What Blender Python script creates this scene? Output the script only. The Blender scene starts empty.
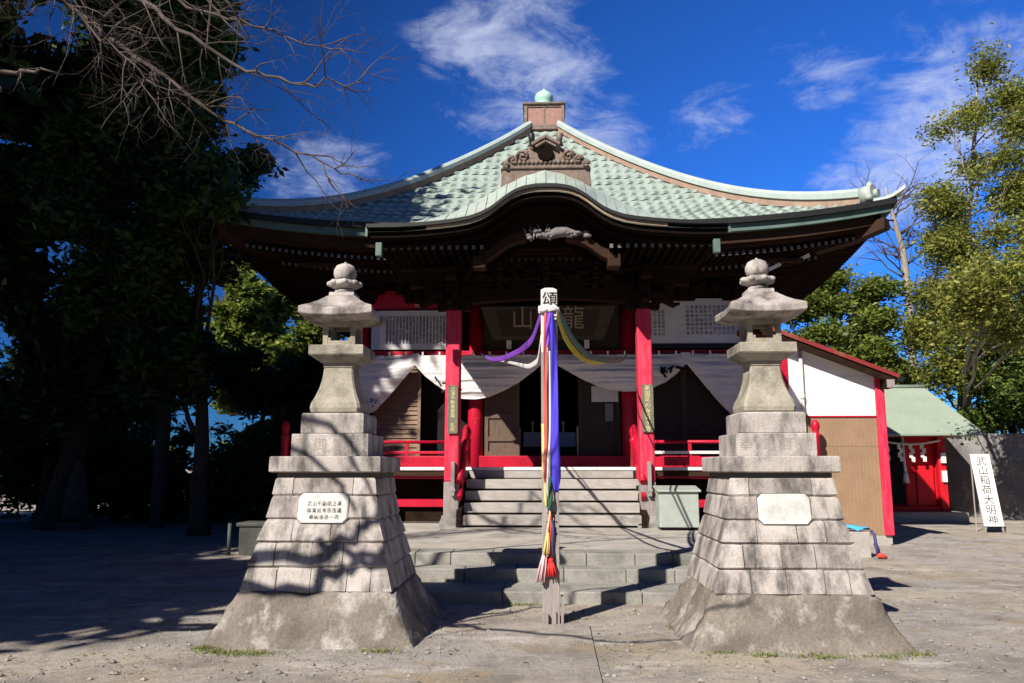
import bpy, math, random
import numpy as np
from mathutils import Vector, Matrix

# ------------------------------------------------------------------ camera, sky, sun, exposure
S = bpy.context.scene
COL = S.collection
R = math.radians
cam = bpy.data.cameras.new('camera'); cam.sensor_width = 36; cam.lens = 36*796/1024
cam.clip_start = 0.1; cam.clip_end = 3000
co = bpy.data.objects.new('camera', cam); COL.objects.link(co)
co.location = (-0.06, 0, 1.55); co.rotation_euler = (R(99.0), 0, R(2.3))
S.camera = co
SUN_EL, SUN_AZ = 38.0, 34.0      # light travels towards (sin az, cos az), down at el
sl = bpy.data.lights.new('sun', 'SUN'); sl.energy = 5.0; sl.angle = R(0.5); sl.color = (1.0, 0.93, 0.82)
so = bpy.data.objects.new('sun', sl); COL.objects.link(so)
sd = Vector((math.sin(R(SUN_AZ))*math.cos(R(SUN_EL)), math.cos(R(SUN_AZ))*math.cos(R(SUN_EL)), -math.sin(R(SUN_EL))))
so.rotation_euler = sd.to_track_quat('-Z', 'Y').to_euler(); so.location = (-20, -20, 40)
S.view_settings.view_transform = 'Standard'; S.view_settings.look = 'None'
S.view_settings.exposure = 0.66; S.view_settings.gamma = 1.0

W = bpy.data.worlds.new('World'); S.world = W; W.use_nodes = True
nt = W.node_tree; N = nt.nodes; L = nt.links
N.clear()
def wn(t, **k):
    n = N.new(t)
    for a, b in k.items(): setattr(n, a, b)
    return n
sky = wn('ShaderNodeTexSky', sky_type='NISHITA'); sky.sun_disc = False
sky.sun_elevation = R(SUN_EL); sky.sun_rotation = math.atan2(-sd.x, -sd.y)
sky.altitude = 200; sky.air_density = 1.0; sky.dust_density = 0.3; sky.ozone_density = 2.5
hsv = wn('ShaderNodeMixRGB', blend_type='MULTIPLY'); hsv.inputs[0].default_value = 1.0; hsv.inputs[2].default_value = (0.095, 0.33, 0.80, 1)
L.new(sky.outputs[0], hsv.inputs[1])
tc = wn('ShaderNodeTexCoord')
def direction(px, py):
    f = Vector((-math.sin(R(2.3))*math.cos(R(9)), math.cos(R(2.3))*math.cos(R(9)), math.sin(R(9))))
    r = Vector((math.cos(R(2.3)), math.sin(R(2.3)), 0)); u = r.cross(f)
    return (f + r*((px-512)/796) + u*((341.5-py)/796)).normalized()
def clump(az_el, size, stretch, rot):
    """soft patch of high cloud round one compass direction of the sky"""
    d = az_el
    r = Vector((d.y, -d.x, 0)).normalized(); u = r.cross(d)
    c, s = math.cos(rot), math.sin(rot)
    a = r*c + u*s; b = -r*s + u*c
    dots = []
    for vec, sc in ((a, size*stretch), (b, size)):
        n = wn('ShaderNodeVectorMath', operation='DOT_PRODUCT'); L.new(tc.outputs['Generated'], n.inputs[0]); n.inputs[1].default_value = vec
        m = wn('ShaderNodeMath', operation='DIVIDE'); L.new(n.outputs['Value'], m.inputs[0]); m.inputs[1].default_value = sc
        q = wn('ShaderNodeMath', operation='MULTIPLY'); L.new(m.outputs[0], q.inputs[0]); L.new(m.outputs[0], q.inputs[1])
        dots.append(q)
    su = wn('ShaderNodeMath', operation='ADD'); L.new(dots[0].outputs[0], su.inputs[0]); L.new(dots[1].outputs[0], su.inputs[1])
    mr = wn('ShaderNodeMapRange', interpolation_type='SMOOTHSTEP'); L.new(su.outputs[0], mr.inputs[0])
    mr.inputs[1].default_value = 0.0; mr.inputs[2].default_value = 1.0; mr.inputs[3].default_value = 1.0; mr.inputs[4].default_value = 0.0
    fr = wn('ShaderNodeVectorMath', operation='DOT_PRODUCT'); L.new(tc.outputs['Generated'], fr.inputs[0]); fr.inputs[1].default_value = d
    g = wn('ShaderNodeMath', operation='GREATER_THAN'); L.new(fr.outputs['Value'], g.inputs[0]); g.inputs[1].default_value = 0.2
    p = wn('ShaderNodeMath', operation='MULTIPLY'); L.new(mr.outputs[0], p.inputs[0]); L.new(g.outputs[0], p.inputs[1])
    return p
patches = [(clump(direction(505, 45), .14, 1.0, -0.5), 1.0), (clump(direction(560, 95), .10, 1.6, -0.75), 1.05), (clump(direction(320, 170), .06, 1.9, 0.3), 0.8),
           (clump(direction(715, 115), .05, 1.7, 0.25), 0.6), (clump(direction(825, 80), .05, 1.7, 0.15), 0.8), (clump(direction(800, 35), .06, 1.0, 1.1), 0.35),
           (clump(direction(930, 140), .105, 2.0, 0.62), 1.15), (clump(direction(600, 135), .04, 1.4, -0.5), 0.7), (clump(direction(960, 20), .08, 1.8, 0.3), 0.25)]
acc = None
for p, w in patches:
    m = wn('ShaderNodeMath', operation='MULTIPLY'); L.new(p.outputs[0], m.inputs[0]); m.inputs[1].default_value = w
    if acc is None: acc = m
    else:
        a = wn('ShaderNodeMath', operation='MAXIMUM'); L.new(acc.outputs[0], a.inputs[0]); L.new(m.outputs[0], a.inputs[1]); acc = a
mp = wn('ShaderNodeMapping'); L.new(tc.outputs['Generated'], mp.inputs[0]); mp.inputs['Rotation'].default_value = (0, R(-28), 0); mp.inputs['Scale'].default_value = (4.5, 4.5, 9.0)
nz = wn('ShaderNodeTexNoise'); L.new(mp.outputs[0], nz.inputs['Vector']); nz.inputs['Scale'].default_value = 2.6; nz.inputs['Detail'].default_value = 12; nz.inputs['Roughness'].default_value = 0.62; nz.inputs['Distortion'].default_value = 0.7
mp2 = wn('ShaderNodeMapping'); L.new(tc.outputs['Generated'], mp2.inputs[0]); mp2.inputs['Rotation'].default_value = (0.0, R(-38), 0.0); mp2.inputs['Scale'].default_value = (6, 9, 17)
nz2 = wn('ShaderNodeTexNoise'); L.new(mp2.outputs[0], nz2.inputs['Vector']); nz2.inputs['Scale'].default_value = 1.5; nz2.inputs['Detail'].default_value = 12; nz2.inputs['Roughness'].default_value = 0.72; nz2.inputs['Distortion'].default_value = 0.8
na = wn('ShaderNodeMath', operation='MULTIPLY_ADD'); L.new(nz2.outputs[0], na.inputs[0]); na.inputs[1].default_value = 0.45
nb_ = wn('ShaderNodeMath', operation='MULTIPLY'); L.new(nz.outputs[0], nb_.inputs[0]); nb_.inputs[1].default_value = 0.65; L.new(nb_.outputs[0], na.inputs[2])
nc_ = wn('ShaderNodeMath', operation='MULTIPLY_ADD'); L.new(acc.outputs[0], nc_.inputs[0]); nc_.inputs[1].default_value = 0.26; L.new(na.outputs[0], nc_.inputs[2])
cr = wn('ShaderNodeMapRange', interpolation_type='SMOOTHSTEP'); L.new(nc_.outputs[0], cr.inputs[0]); cr.inputs[1].default_value = 0.64; cr.inputs[2].default_value = 1.02
cm = wn('ShaderNodeMath', operation='MULTIPLY'); L.new(cr.outputs[0], cm.inputs[0])
ac2 = wn('ShaderNodeMath', operation='MULTIPLY', use_clamp=True); L.new(acc.outputs[0], ac2.inputs[0]); ac2.inputs[1].default_value = 3.0; L.new(ac2.outputs[0], cm.inputs[1])
cc = wn('ShaderNodeMath', operation='MULTIPLY', use_clamp=True); L.new(cm.outputs[0], cc.inputs[0]); cc.inputs[1].default_value = 0.70
gd = wn('ShaderNodeVectorMath', operation='DOT_PRODUCT'); L.new(tc.outputs['Generated'], gd.inputs[0]); gd.inputs[1].default_value = direction(1010, 330)
gm = wn('ShaderNodeMapRange'); L.new(gd.outputs['Value'], gm.inputs[0]); gm.inputs[1].default_value = 0.62; gm.inputs[2].default_value = 0.97; gm.inputs[3].default_value = 0.55; gm.inputs[4].default_value = 1.5
sg_ = wn('ShaderNodeVectorMath', operation='SCALE'); L.new(hsv.outputs[0], sg_.inputs[0]); L.new(gm.outputs[0], sg_.inputs['Scale'])
mx = wn('ShaderNodeMixRGB'); L.new(cc.outputs[0], mx.inputs[0]); L.new(sg_.outputs[0], mx.inputs[1]); mx.inputs[2].default_value = (4.6, 5.0, 6.3, 1)
bg = wn('ShaderNodeBackground'); L.new(mx.outputs[0], bg.inputs[0]); bg.inputs[1].default_value = 0.098
wo = wn('ShaderNodeOutputWorld'); L.new(bg.outputs[0], wo.inputs[0])

# ------------------------------------------------------------------ helpers
rnd = random.Random(7)
class MB:
    def __init__(s): s.v = []; s.f = []; s.m = []; s.s = []
    def add(s, vs, fs, mi=0, smooth=False):
        o = len(s.v); s.v.extend([tuple(p) for p in vs])
        for f in fs: s.f.append([i+o for i in f]); s.m.append(mi); s.s.append(smooth)
        return s
    def box(s, x0, x1, y0, y1, z0, z1, mi=0):
        return s.add([(x0,y0,z0),(x1,y0,z0),(x1,y1,z0),(x0,y1,z0),(x0,y0,z1),(x1,y0,z1),(x1,y1,z1),(x0,y1,z1)],
                     [(0,3,2,1),(4,5,6,7),(0,1,5,4),(1,2,6,5),(2,3,7,6),(3,0,4,7)], mi)
    def bar(s, a, b, w, h, mi=0, up=(0,0,1)):
        a = Vector(a); b = Vector(b); d = (b-a).normalized(); sd_ = d.cross(Vector(up))
        if sd_.length < 1e-4: sd_ = Vector((1,0,0))
        sd_.normalize(); u = sd_.cross(d)
        q = [(-1,-1),(1,-1),(1,1),(-1,1)]
        vs = [p + sd_*(w/2*i) + u*(h/2*j) for p in (a, b) for i, j in q]
        return s.add(vs, [(0,1,2,3),(7,6,5,4),(0,4,5,1),(1,5,6,2),(2,6,7,3),(3,7,4,0)], mi)
    def loft(s, rings, caps=True, mi=0, smooth=False, closed=True):
        n = len(rings[0]); vs = [p for r in rings for p in r]; fs = []
        for k in range(len(rings)-1):
            for i in range(n if closed else n-1):
                j = (i+1) % n; fs.append((k*n+i, k*n+j, (k+1)*n+j, (k+1)*n+i))
        s.add(vs, fs, mi, smooth)
        if caps:
            o = len(s.v)-len(vs)
            s.f.append([o+i for i in reversed(range(n))]); s.m.append(mi); s.s.append(False)
            s.f.append([o+(len(rings)-1)*n+i for i in range(n)]); s.m.append(mi); s.s.append(False)
        return s
    def tube(s, pts, rad, n=8, mi=0, smooth=True, caps=True):
        pts = [Vector(p) for p in pts]; rings = []
        if not hasattr(rad, '__len__'): rad = [rad]*len(pts)
        ref = Vector((0.31, 0.17, 0.93))
        for i, p in enumerate(pts):
            d = (pts[min(i+1, len(pts)-1)] - pts[max(i-1, 0)]).normalized()
            a = d.cross(ref)
            if a.length < 0.1: a = d.cross(Vector((1, 0, 0)))
            a.normalize(); b = d.cross(a)
            rings.append([p + (a*math.cos(2*math.pi*k/n) + b*math.sin(2*math.pi*k/n))*rad[i] for k in range(n)])
        return s.loft(rings, caps, mi, smooth)
    def lathe(s, prof, c=(0,0,0), n=20, mi=0, smooth=True):
        rings = [[(c[0]+r*math.cos(2*math.pi*k/n), c[1]+r*math.sin(2*math.pi*k/n), c[2]+z) for k in range(n)] for r, z in prof]
        return s.loft(rings, True, mi, smooth)
    def ball(s, c, r, n=10, mi=0):
        if not hasattr(r, '__len__'): r = (r, r, r)
        rings = []
        for j in range(1, n):
            t = math.pi*j/n
            rings.append([(c[0]+r[0]*math.sin(t)*math.cos(2*math.pi*k/(2*n)), c[1]+r[1]*math.sin(t)*math.sin(2*math.pi*k/(2*n)), c[2]-r[2]*math.cos(t)) for k in range(2*n)])
        return s.loft(rings, True, mi, True)
    def square(s, prof, c=(0,0,0), mi=0, smooth=False):
        return s.loft([[(c[0]-h,c[1]-h,c[2]+z),(c[0]+h,c[1]-h,c[2]+z),(c[0]+h,c[1]+h,c[2]+z),(c[0]-h,c[1]+h,c[2]+z)] for h, z in prof], True, mi, smooth)
    def prism(s, poly, y0, y1, mi=0):
        return s.loft([[(x, y1, z) for x, z in poly], [(x, y0, z) for x, z in poly]], True, mi)
    def sheet(s, fn, nu, nv, mi=0, smooth=True):
        vs = [fn(i/nu, j/nv) for j in range(nv+1) for i in range(nu+1)]
        return s.add(vs, [(j*(nu+1)+i, j*(nu+1)+i+1, (j+1)*(nu+1)+i+1, (j+1)*(nu+1)+i) for j in range(nv) for i in range(nu)], mi, smooth)
    def build(s, name, mats, parent=None, loc=None, bevel=0, solid=0):
        if not isinstance(mats, (list, tuple)): mats = [mats]
        org = Vector((0,0,0))
        if parent is not None:
            r = parent
            while r.parent: r = r.parent
            org = Vector(r.location)
        elif loc is not None: org = Vector(loc)
        me = bpy.data.meshes.new(name)
        me.from_pydata([(p[0]-org.x, p[1]-org.y, p[2]-org.z) for p in s.v], [], s.f)
        for m in mats: me.materials.append(m)
        me.polygons.foreach_set('material_index', s.m); me.polygons.foreach_set('use_smooth', s.s)
        me.update()
        o = bpy.data.objects.new(name, me); COL.objects.link(o)
        if parent is not None: o.parent = parent
        elif loc is not None: o.location = org
        if solid:
            q = o.modifiers.new('thickness', 'SOLIDIFY'); q.thickness = solid
        if bevel:
            q = o.modifiers.new('bevel', 'BEVEL'); q.width = bevel; q.segments = 2; q.limit_method = 'ANGLE'; q.angle_limit = R(40)
        return o
def tag(o, label, cat, group=None, kind=None):
    o['label'] = label; o['category'] = cat
    if group: o['group'] = group
    if kind: o['kind'] = kind
    return o
def thing(name, loc, label, cat, group=None):
    o = bpy.data.objects.new(name, None); COL.objects.link(o); o.location = loc; o.empty_display_size = 0.2
    return tag(o, label, cat, group)
def structure(o): o['kind'] = 'structure'; return o
def copy_thing(root, loc, label):
    c = root.copy(); COL.objects.link(c); c.location = loc; c['label'] = label
    for ch in list(root.children):
        k = ch.copy(); COL.objects.link(k); k.parent = c
        for g in list(ch.children):
            d = g.copy(); COL.objects.link(d); d.parent = k
    return c
def lettering(body, size, loc, mat, parent, line=1.0, char=1.0, name='lettering', depth=0.004, lean=0.0, org=None, squeeze=1.0):
    """text in the vertical plane facing -Y, centred on loc"""
    c = bpy.data.curves.new(name, 'FONT'); c.body = body; c.size = size; c.align_x = 'CENTER'; c.align_y = 'CENTER'
    c.space_line = line; c.space_character = char; c.extrude = depth; c.resolution_u = 2
    o = bpy.data.objects.new('tmp_text', c); COL.objects.link(o)
    bpy.context.view_layer.update()
    me = bpy.data.meshes.new_from_object(o.evaluated_get(bpy.context.evaluated_depsgraph_get()))
    bpy.data.objects.remove(o); bpy.data.curves.remove(c)
    r = parent
    while r.parent: r = r.parent
    og = Vector(r.location)
    n = len(me.vertices); a = np.empty(n*3); me.vertices.foreach_get('co', a); a = a.reshape(-1, 3)
    ys = (a[:,1].max()+a[:,1].min())/2 if n else 0
    a[:,1] -= ys
    out = np.stack([a[:,0]*squeeze+loc[0]-og.x, -a[:,2]+loc[1]-og.y+a[:,1]*lean, a[:,1]+loc[2]-og.z], 1)
    me.vertices.foreach_set('co', out.ravel()); me.materials.clear(); me.materials.append(mat); me.update()
    q = bpy.data.objects.new(name, me); COL.objects.link(q); q.parent = parent
    return q

# ------------------------------------------------------------------ materials
def material(name, c1, c2=None, scale=6.0, rough=0.7, bump=0.0, bscale=None, stretch=(1,1,1), contrast=(0.35, 0.65), stain=None, stain_scale=1.5, stain_at=(0.5, 0.75), stain_stretch=(1,1,1), metal=0.0, spec=0.3, fine=None, coat=0.0, detail=8.0):
    m = bpy.data.materials.new(name); m.use_nodes = True
    t = m.node_tree; n = t.nodes; l = t.links
    b = n['Principled BSDF']; b.inputs['Roughness'].default_value = rough; b.inputs['Metallic'].default_value = metal
    b.inputs['Specular IOR Level'].default_value = spec; b.inputs['Coat Weight'].default_value = coat
    tcx = n.new('ShaderNodeTexCoord'); oi = n.new('ShaderNodeObjectInfo')
    off = n.new('ShaderNodeVectorMath'); off.operation = 'MULTIPLY_ADD'
    l.new(oi.outputs['Random'], off.inputs[0]); off.inputs[1].default_value = (37, 53, 29); l.new(tcx.outputs['Object'], off.inputs[2])
    def noise(sc, st, det=detail, ro=0.6):
        mpn = n.new('ShaderNodeMapping'); l.new(off.outputs[0], mpn.inputs[0]); mpn.inputs['Scale'].default_value = st
        q = n.new('ShaderNodeTexNoise'); l.new(mpn.outputs[0], q.inputs['Vector']); q.inputs['Scale'].default_value = sc; q.inputs['Detail'].default_value = det; q.inputs['Roughness'].default_value = ro
        return q
    col = None
    if c2 is not None:
        q = noise(scale, stretch); r = n.new('ShaderNodeMapRange'); l.new(q.outputs[0], r.inputs[0]); r.inputs[1].default_value = contrast[0]; r.inputs[2].default_value = contrast[1]
        x = n.new('ShaderNodeMixRGB'); l.new(r.outputs[0], x.inputs[0]); x.inputs[1].default_value = (*c1, 1); x.inputs[2].default_value = (*c2, 1); col = x
    if stain is not None:
        q = noise(stain_scale, stain_stretch, 6, 0.65); r = n.new('ShaderNodeMapRange'); l.new(q.outputs[0], r.inputs[0]); r.inputs[1].default_value = stain_at[0]; r.inputs[2].default_value = stain_at[1]
        x = n.new('ShaderNodeMixRGB'); l.new(r.outputs[0], x.inputs[0])
        if col: l.new(col.outputs[0], x.inputs[1])
        else: x.inputs[1].default_value = (*c1, 1)
        x.inputs[2].default_value = (*stain, 1); col = x
    if fine is not None:
        q = noise(fine[0], (1,1,1), 3, 0.7); r = n.new('ShaderNodeMapRange'); l.new(q.outputs[0], r.inputs[0]); r.inputs[1].default_value = 0.3; r.inputs[2].default_value = 0.7; r.inputs[3].default_value = 1-fine[1]; r.inputs[4].default_value = 1+fine[1]
        x = n.new('ShaderNodeVectorMath'); x.operation = 'SCALE'
        if col: l.new(col.outputs[0], x.inputs[0])
        else: x.inputs[0].default_value = c1
        l.new(r.outputs[0], x.inputs['Scale']); col = x
    if col: l.new(col.outputs[0], b.inputs['Base Color'])
    else: b.inputs['Base Color'].default_value = (*c1, 1)
    if bump:
        q = noise(bscale or scale*3, stretch); bn = n.new('ShaderNodeBump'); bn.inputs['Strength'].default_value = bump; bn.inputs['Distance'].default_value = 0.02
        l.new(q.outputs[0], bn.inputs['Height']); l.new(bn.outputs[0], b.inputs['Normal'])
    return m
def leafmat(name, a, b_, c_, trans=0.25):
    m = bpy.data.materials.new(name); m.use_nodes = True
    t = m.node_tree; n = t.nodes; l = t.links; n.clear()
    g = n.new('ShaderNodeNewGeometry'); r = n.new('ShaderNodeValToRGB')
    r.color_ramp.elements[0].color = (*a, 1); r.color_ramp.elements[1].color = (*c_, 1); e = r.color_ramp.elements.new(0.5); e.color = (*b_, 1)
    l.new(g.outputs['Random Per Island'], r.inputs[0])
    p = n.new('ShaderNodeBsdfPrincipled'); p.inputs['Roughness'].default_value = 0.5; p.inputs['Specular IOR Level'].default_value = 0.35; l.new(r.outputs[0], p.inputs['Base Color'])
    tr = n.new('ShaderNodeBsdfTranslucent'); l.new(r.outputs[0], tr.inputs[0])
    mxs = n.new('ShaderNodeMixShader'); mxs.inputs[0].default_value = trans; l.new(p.outputs[0], mxs.inputs[1]); l.new(tr.outputs[0], mxs.inputs[2])
    o = n.new('ShaderNodeOutputMaterial'); l.new(mxs.outputs[0], o.inputs[0])
    return m
GRAN = dict(rough=0.85, bump=0.35, bscale=40, spec=0.2)
m_stone = [material('granite %d' % i, c, d, 5, stain=(0.105,0.096,0.09), stain_scale=2.6, stain_stretch=(2.2,2.2,0.8), stain_at=(0.45,0.66), fine=(70, 0.16), **GRAN)
           for i, (c, d) in enumerate((((0.48,0.44,0.415),(0.37,0.335,0.315)), ((0.36,0.325,0.305),(0.44,0.40,0.375)), ((0.41,0.365,0.345),(0.28,0.25,0.235))))]
m_stone_dk = material('lichened granite', (0.36,0.33,0.27), (0.26,0.235,0.19), 7, stain=(0.11,0.10,0.085), stain_scale=3, stain_at=(0.5,0.72), fine=(70,0.18), **GRAN)
m_foot = material('rough footing concrete', (0.21,0.185,0.158), (0.12,0.105,0.088), 2.6, rough=0.92, bump=0.9, bscale=14, stain=(0.36,0.335,0.305), stain_scale=2.3, stain_at=(0.52,0.66), stain_stretch=(1.4,1.4,0.8), fine=(45,0.22), spec=0.15)
m_plaque = material('white marble panel', (0.60,0.595,0.575), (0.45,0.445,0.43), 5, rough=0.6, stain=(0.27,0.26,0.25), stain_scale=4, stain_at=(0.50,0.75))
m_ins = material('worn carving shade', (0.275,0.245,0.215), rough=0.9)  # shadow in the carved strokes put into the letter colour
m_ins2 = material('faint panel carving', (0.50,0.495,0.48), rough=0.8)
m_joint = material('joint', (0.10,0.09,0.078), rough=0.95)
m_terr = material('terrace stone', (0.31,0.30,0.275), (0.23,0.22,0.20), 2.5, rough=0.9, bump=0.3, bscale=30, stain=(0.12,0.125,0.105), stain_scale=2.2, stain_at=(0.52,0.74), fine=(50,0.15), spec=0.15)
m_terr_top = material('terrace paving', (0.43,0.405,0.365), (0.34,0.32,0.285), 1.8, rough=0.9, bump=0.25, bscale=30, stain=(0.24,0.225,0.20), stain_scale=1.4, stain_at=(0.5,0.78), fine=(40,0.12), spec=0.15)
m_red = material('red lacquer', (0.52,0.008,0.036), (0.40,0.006,0.028), 3, rough=0.45, bump=0.08, bscale=30, fine=(25,0.12), stain=(0.62,0.10,0.13), stain_scale=3.5, stain_at=(0.62,0.82))
m_redw = material('worn red paint', (0.54,0.018,0.058), (0.60,0.075,0.125), 5, rough=0.6, bump=0.15, bscale=40, stretch=(3,3,0.5), contrast=(0.42,0.75), stain=(0.72,0.52,0.52), stain_scale=5, stain_stretch=(2,2,0.8), stain_at=(0.68,0.74))
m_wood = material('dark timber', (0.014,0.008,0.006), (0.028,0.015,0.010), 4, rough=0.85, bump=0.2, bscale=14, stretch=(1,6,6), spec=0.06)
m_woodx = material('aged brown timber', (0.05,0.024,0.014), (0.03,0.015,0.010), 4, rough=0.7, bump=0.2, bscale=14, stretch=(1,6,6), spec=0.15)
m_barge = material('brown bargeboard', (0.045,0.021,0.012), (0.028,0.014,0.009), 4, rough=0.75, stretch=(1,6,6), spec=0.15)
m_fasc = material('brown eave board', (0.045,0.022,0.013), (0.028,0.015,0.010), 3, rough=0.75, stretch=(1,5,5), spec=0.15)
m_lou = material('grey brown louvre', (0.30,0.20,0.145), (0.21,0.14,0.105), 6, rough=0.8, bump=0.2, bscale=20, stretch=(1,8,8))
m_dkdoor = material('dark door timber', (0.06,0.042,0.032), (0.035,0.025,0.02), 5, rough=0.7, bump=0.2, stretch=(6,6,1))
m_lat = material('lattice door timber', (0.15,0.10,0.072), (0.10,0.066,0.05), 6, rough=0.75, bump=0.2, stretch=(6,6,1))
m_black = material('room darkness', (0.012,0.011,0.011), rough=0.9)  # shade of unlit rooms and openings put into a black colour
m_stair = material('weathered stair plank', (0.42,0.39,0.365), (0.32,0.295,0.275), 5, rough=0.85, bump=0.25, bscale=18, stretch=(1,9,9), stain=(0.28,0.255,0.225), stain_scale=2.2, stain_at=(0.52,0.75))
m_riser = material('shadow dark riser', (0.10,0.088,0.075), rough=0.9)  # riser coloured dark for the shadow under the stair nosings
m_tip = material('pale rafter end', (0.13,0.125,0.12), rough=0.7)
m_white = material('white painted edge', (0.78,0.75,0.71), (0.62,0.58,0.54), 8, rough=0.6, contrast=(0.45,0.8))
m_copper = material('patinated copper tile', (0.325,0.385,0.35), (0.265,0.325,0.29), 2.2, rough=0.55, bump=0.05, stain=(0.215,0.26,0.235), stain_scale=1.1, stain_at=(0.52,0.75), stain_stretch=(2.2,0.8,0.8), fine=(9,0.16), spec=0.4)
m_copverge = material('patinated copper sheet', (0.38,0.44,0.40), (0.31,0.37,0.335), 3, rough=0.5, stain=(0.33,0.29,0.25), stain_scale=4, stain_at=(0.55,0.72), spec=0.4)
m_copfasc = material('green copper fascia', (0.12,0.18,0.16), (0.08,0.125,0.112), 2.5, rough=0.55, stretch=(1,1,1), stain=(0.06,0.08,0.07), stain_scale=3, stain_at=(0.55,0.8))
m_copcap = material('pale copper ridge cap', (0.40,0.465,0.445), (0.33,0.40,0.385), 3, rough=0.5, fine=(12,0.1), stain=(0.27,0.33,0.29), stain_scale=4, stain_at=(0.56,0.8))
m_brn = material('brown ridge side', (0.33,0.225,0.165), (0.24,0.16,0.125), 5, rough=0.7, bump=0.15, fine=(30,0.15))
m_orn = material('brown metal ornament', (0.22,0.16,0.125), (0.13,0.095,0.078), 9, rough=0.6, bump=0.35, bscale=30, stain=(0.30,0.30,0.25), stain_scale=7, stain_at=(0.56,0.78))
m_ornpink = material('reddish chest panel', (0.36,0.20,0.165), (0.27,0.15,0.125), 14, rough=0.65, bump=0.5, bscale=26)
m_patina = material('bright verdigris', (0.44,0.68,0.58), (0.30,0.55,0.45), 5, rough=0.4)
m_gut = material('black gutter', (0.016,0.016,0.016), rough=0.5)
m_gab = material('shade black timber', (0.007,0.005,0.004), (0.012,0.008,0.006), 4, rough=0.9, stretch=(1,6,6), spec=0.03)  # dark timber, with the shade under the gable put into its colour
m_monu = material('dark grey stone', (0.085,0.088,0.078), (0.05,0.052,0.046), 4, rough=0.95, bump=0.5)  # very dark grey stone with slight tone noise
m_gutg = material('dull grey pipe', (0.06,0.06,0.065), rough=0.6)
m_tanrim = material('tan gable rim', (0.36,0.27,0.19), (0.26,0.19,0.13), 5, rough=0.7)
m_cloth = material('off white cotton', (0.74,0.72,0.72), (0.66,0.64,0.645), 4, rough=0.9, bump=0.1, bscale=60, spec=0.1)
m_ink = material('black ink', (0.012,0.012,0.016), rough=0.7)
m_inkb = material('blue black ink', (0.05,0.055,0.09), rough=0.7)
m_board = material('white text board', (0.70,0.69,0.71), (0.60,0.59,0.62), 3, rough=0.7)
m_boardb = material('pale blue board edge', (0.45,0.50,0.66), rough=0.7)
m_gold = material('pale gold characters', (0.72,0.60,0.30), rough=0.5)
m_goldp = material('worn gold on plaque', (0.27,0.22,0.165), rough=0.6)
m_plq = material('grey brown plaque', (0.045,0.033,0.025), (0.03,0.022,0.017), 4, rough=0.8, stretch=(1,6,6))
m_plqf = material('plaque frame', (0.075,0.058,0.046), (0.05,0.04,0.032), 5, rough=0.75)
m_slat = material('grey green sign plank', (0.19,0.185,0.135), (0.125,0.12,0.088), 8, rough=0.75, stretch=(6,6,1))
m_post = material('weathered post', (0.34,0.295,0.28), (0.23,0.20,0.192), 5, rough=0.85, bump=0.25, bscale=16, stretch=(8,8,0.6), stain=(0.22,0.19,0.18), stain_scale=2, stain_at=(0.52,0.75), stain_stretch=(2,2,0.6))
m_postw = material('pale post top', (0.64,0.60,0.59), (0.52,0.48,0.475), 5, rough=0.8, stretch=(8,8,0.6))
m_box = material('grey green sheet metal', (0.36,0.40,0.36), (0.31,0.345,0.31), 4, rough=0.5, fine=(10,0.06))
m_plaster = material('white plaster', (0.84,0.83,0.81), (0.79,0.77,0.745), 2, rough=0.85, stain=(0.66,0.64,0.61), stain_scale=1.4, stain_at=(0.6,0.85), stain_stretch=(2,2,0.5))
m_brown = material('tan corrugated sheet', (0.30,0.195,0.120), (0.265,0.172,0.106), 3, rough=0.7, fine=(20,0.06), stain=(0.25,0.13,0.06), stain_scale=1.5, stain_at=(0.6,0.85), stain_stretch=(4,4,0.4))
m_annroof = material('rusty red roof sheet', (0.26,0.022,0.028), (0.20,0.03,0.028), 2.5, rough=0.55, stain=(0.27,0.13,0.07), stain_scale=1.4, stain_at=(0.55,0.75))
m_conc = material('concrete', (0.40,0.385,0.355), (0.32,0.305,0.28), 4, rough=0.9, bump=0.2, bscale=40, fine=(40,0.12))
m_shrroof = material('pale green roof sheet', (0.29,0.345,0.28), (0.255,0.31,0.25), 1.5, rough=0.55, fine=(8,0.05))
m_shrred = material('shrine red', (0.62,0.012,0.022), (0.50,0.01,0.02), 2, rough=0.45)
m_rock = material('grey retaining wall', (0.21,0.205,0.205), (0.13,0.128,0.13), 1.6, rough=0.9, bump=0.7, bscale=7, stain=(0.30,0.29,0.285), stain_scale=3.2, stain_at=(0.55,0.7), fine=(14,0.2))
m_signw = material('white sign board', (0.82,0.81,0.80), rough=0.55)
m_bark = material('grey brown bark', (0.075,0.058,0.046), (0.042,0.033,0.027), 5, rough=0.95, bump=0.7, bscale=12, stretch=(3,3,0.6))
m_barkl = material('pale grey bark', (0.34,0.30,0.265), (0.20,0.17,0.15), 6, rough=0.9, bump=0.4, bscale=14, stretch=(2,2,0.7))
m_twig = material('pale twig bark', (0.125,0.097,0.088), (0.065,0.052,0.047), 6, rough=0.9)
m_lf_dark = leafmat('dark evergreen leaf', (0.020,0.045,0.014), (0.038,0.078,0.020), (0.08,0.125,0.028), 0.3)
m_lf_mid = leafmat('mid green leaf', (0.065,0.115,0.02), (0.135,0.19,0.032), (0.29,0.30,0.055), 0.4)
m_lf_yel = leafmat('yellowing leaf', (0.11,0.155,0.03), (0.22,0.25,0.05), (0.40,0.37,0.085), 0.42)
m_lf_rt = leafmat('fresh green leaf', (0.045,0.09,0.02), (0.09,0.15,0.03), (0.19,0.235,0.045), 0.35)
m_grass = leafmat('weed blade', (0.09,0.12,0.03), (0.15,0.19,0.04), (0.26,0.24,0.10), 0.2)
m_blue = material('blue plastic sheet', (0.05,0.33,0.70), (0.07,0.42,0.78), 6, rough=0.35)
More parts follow.
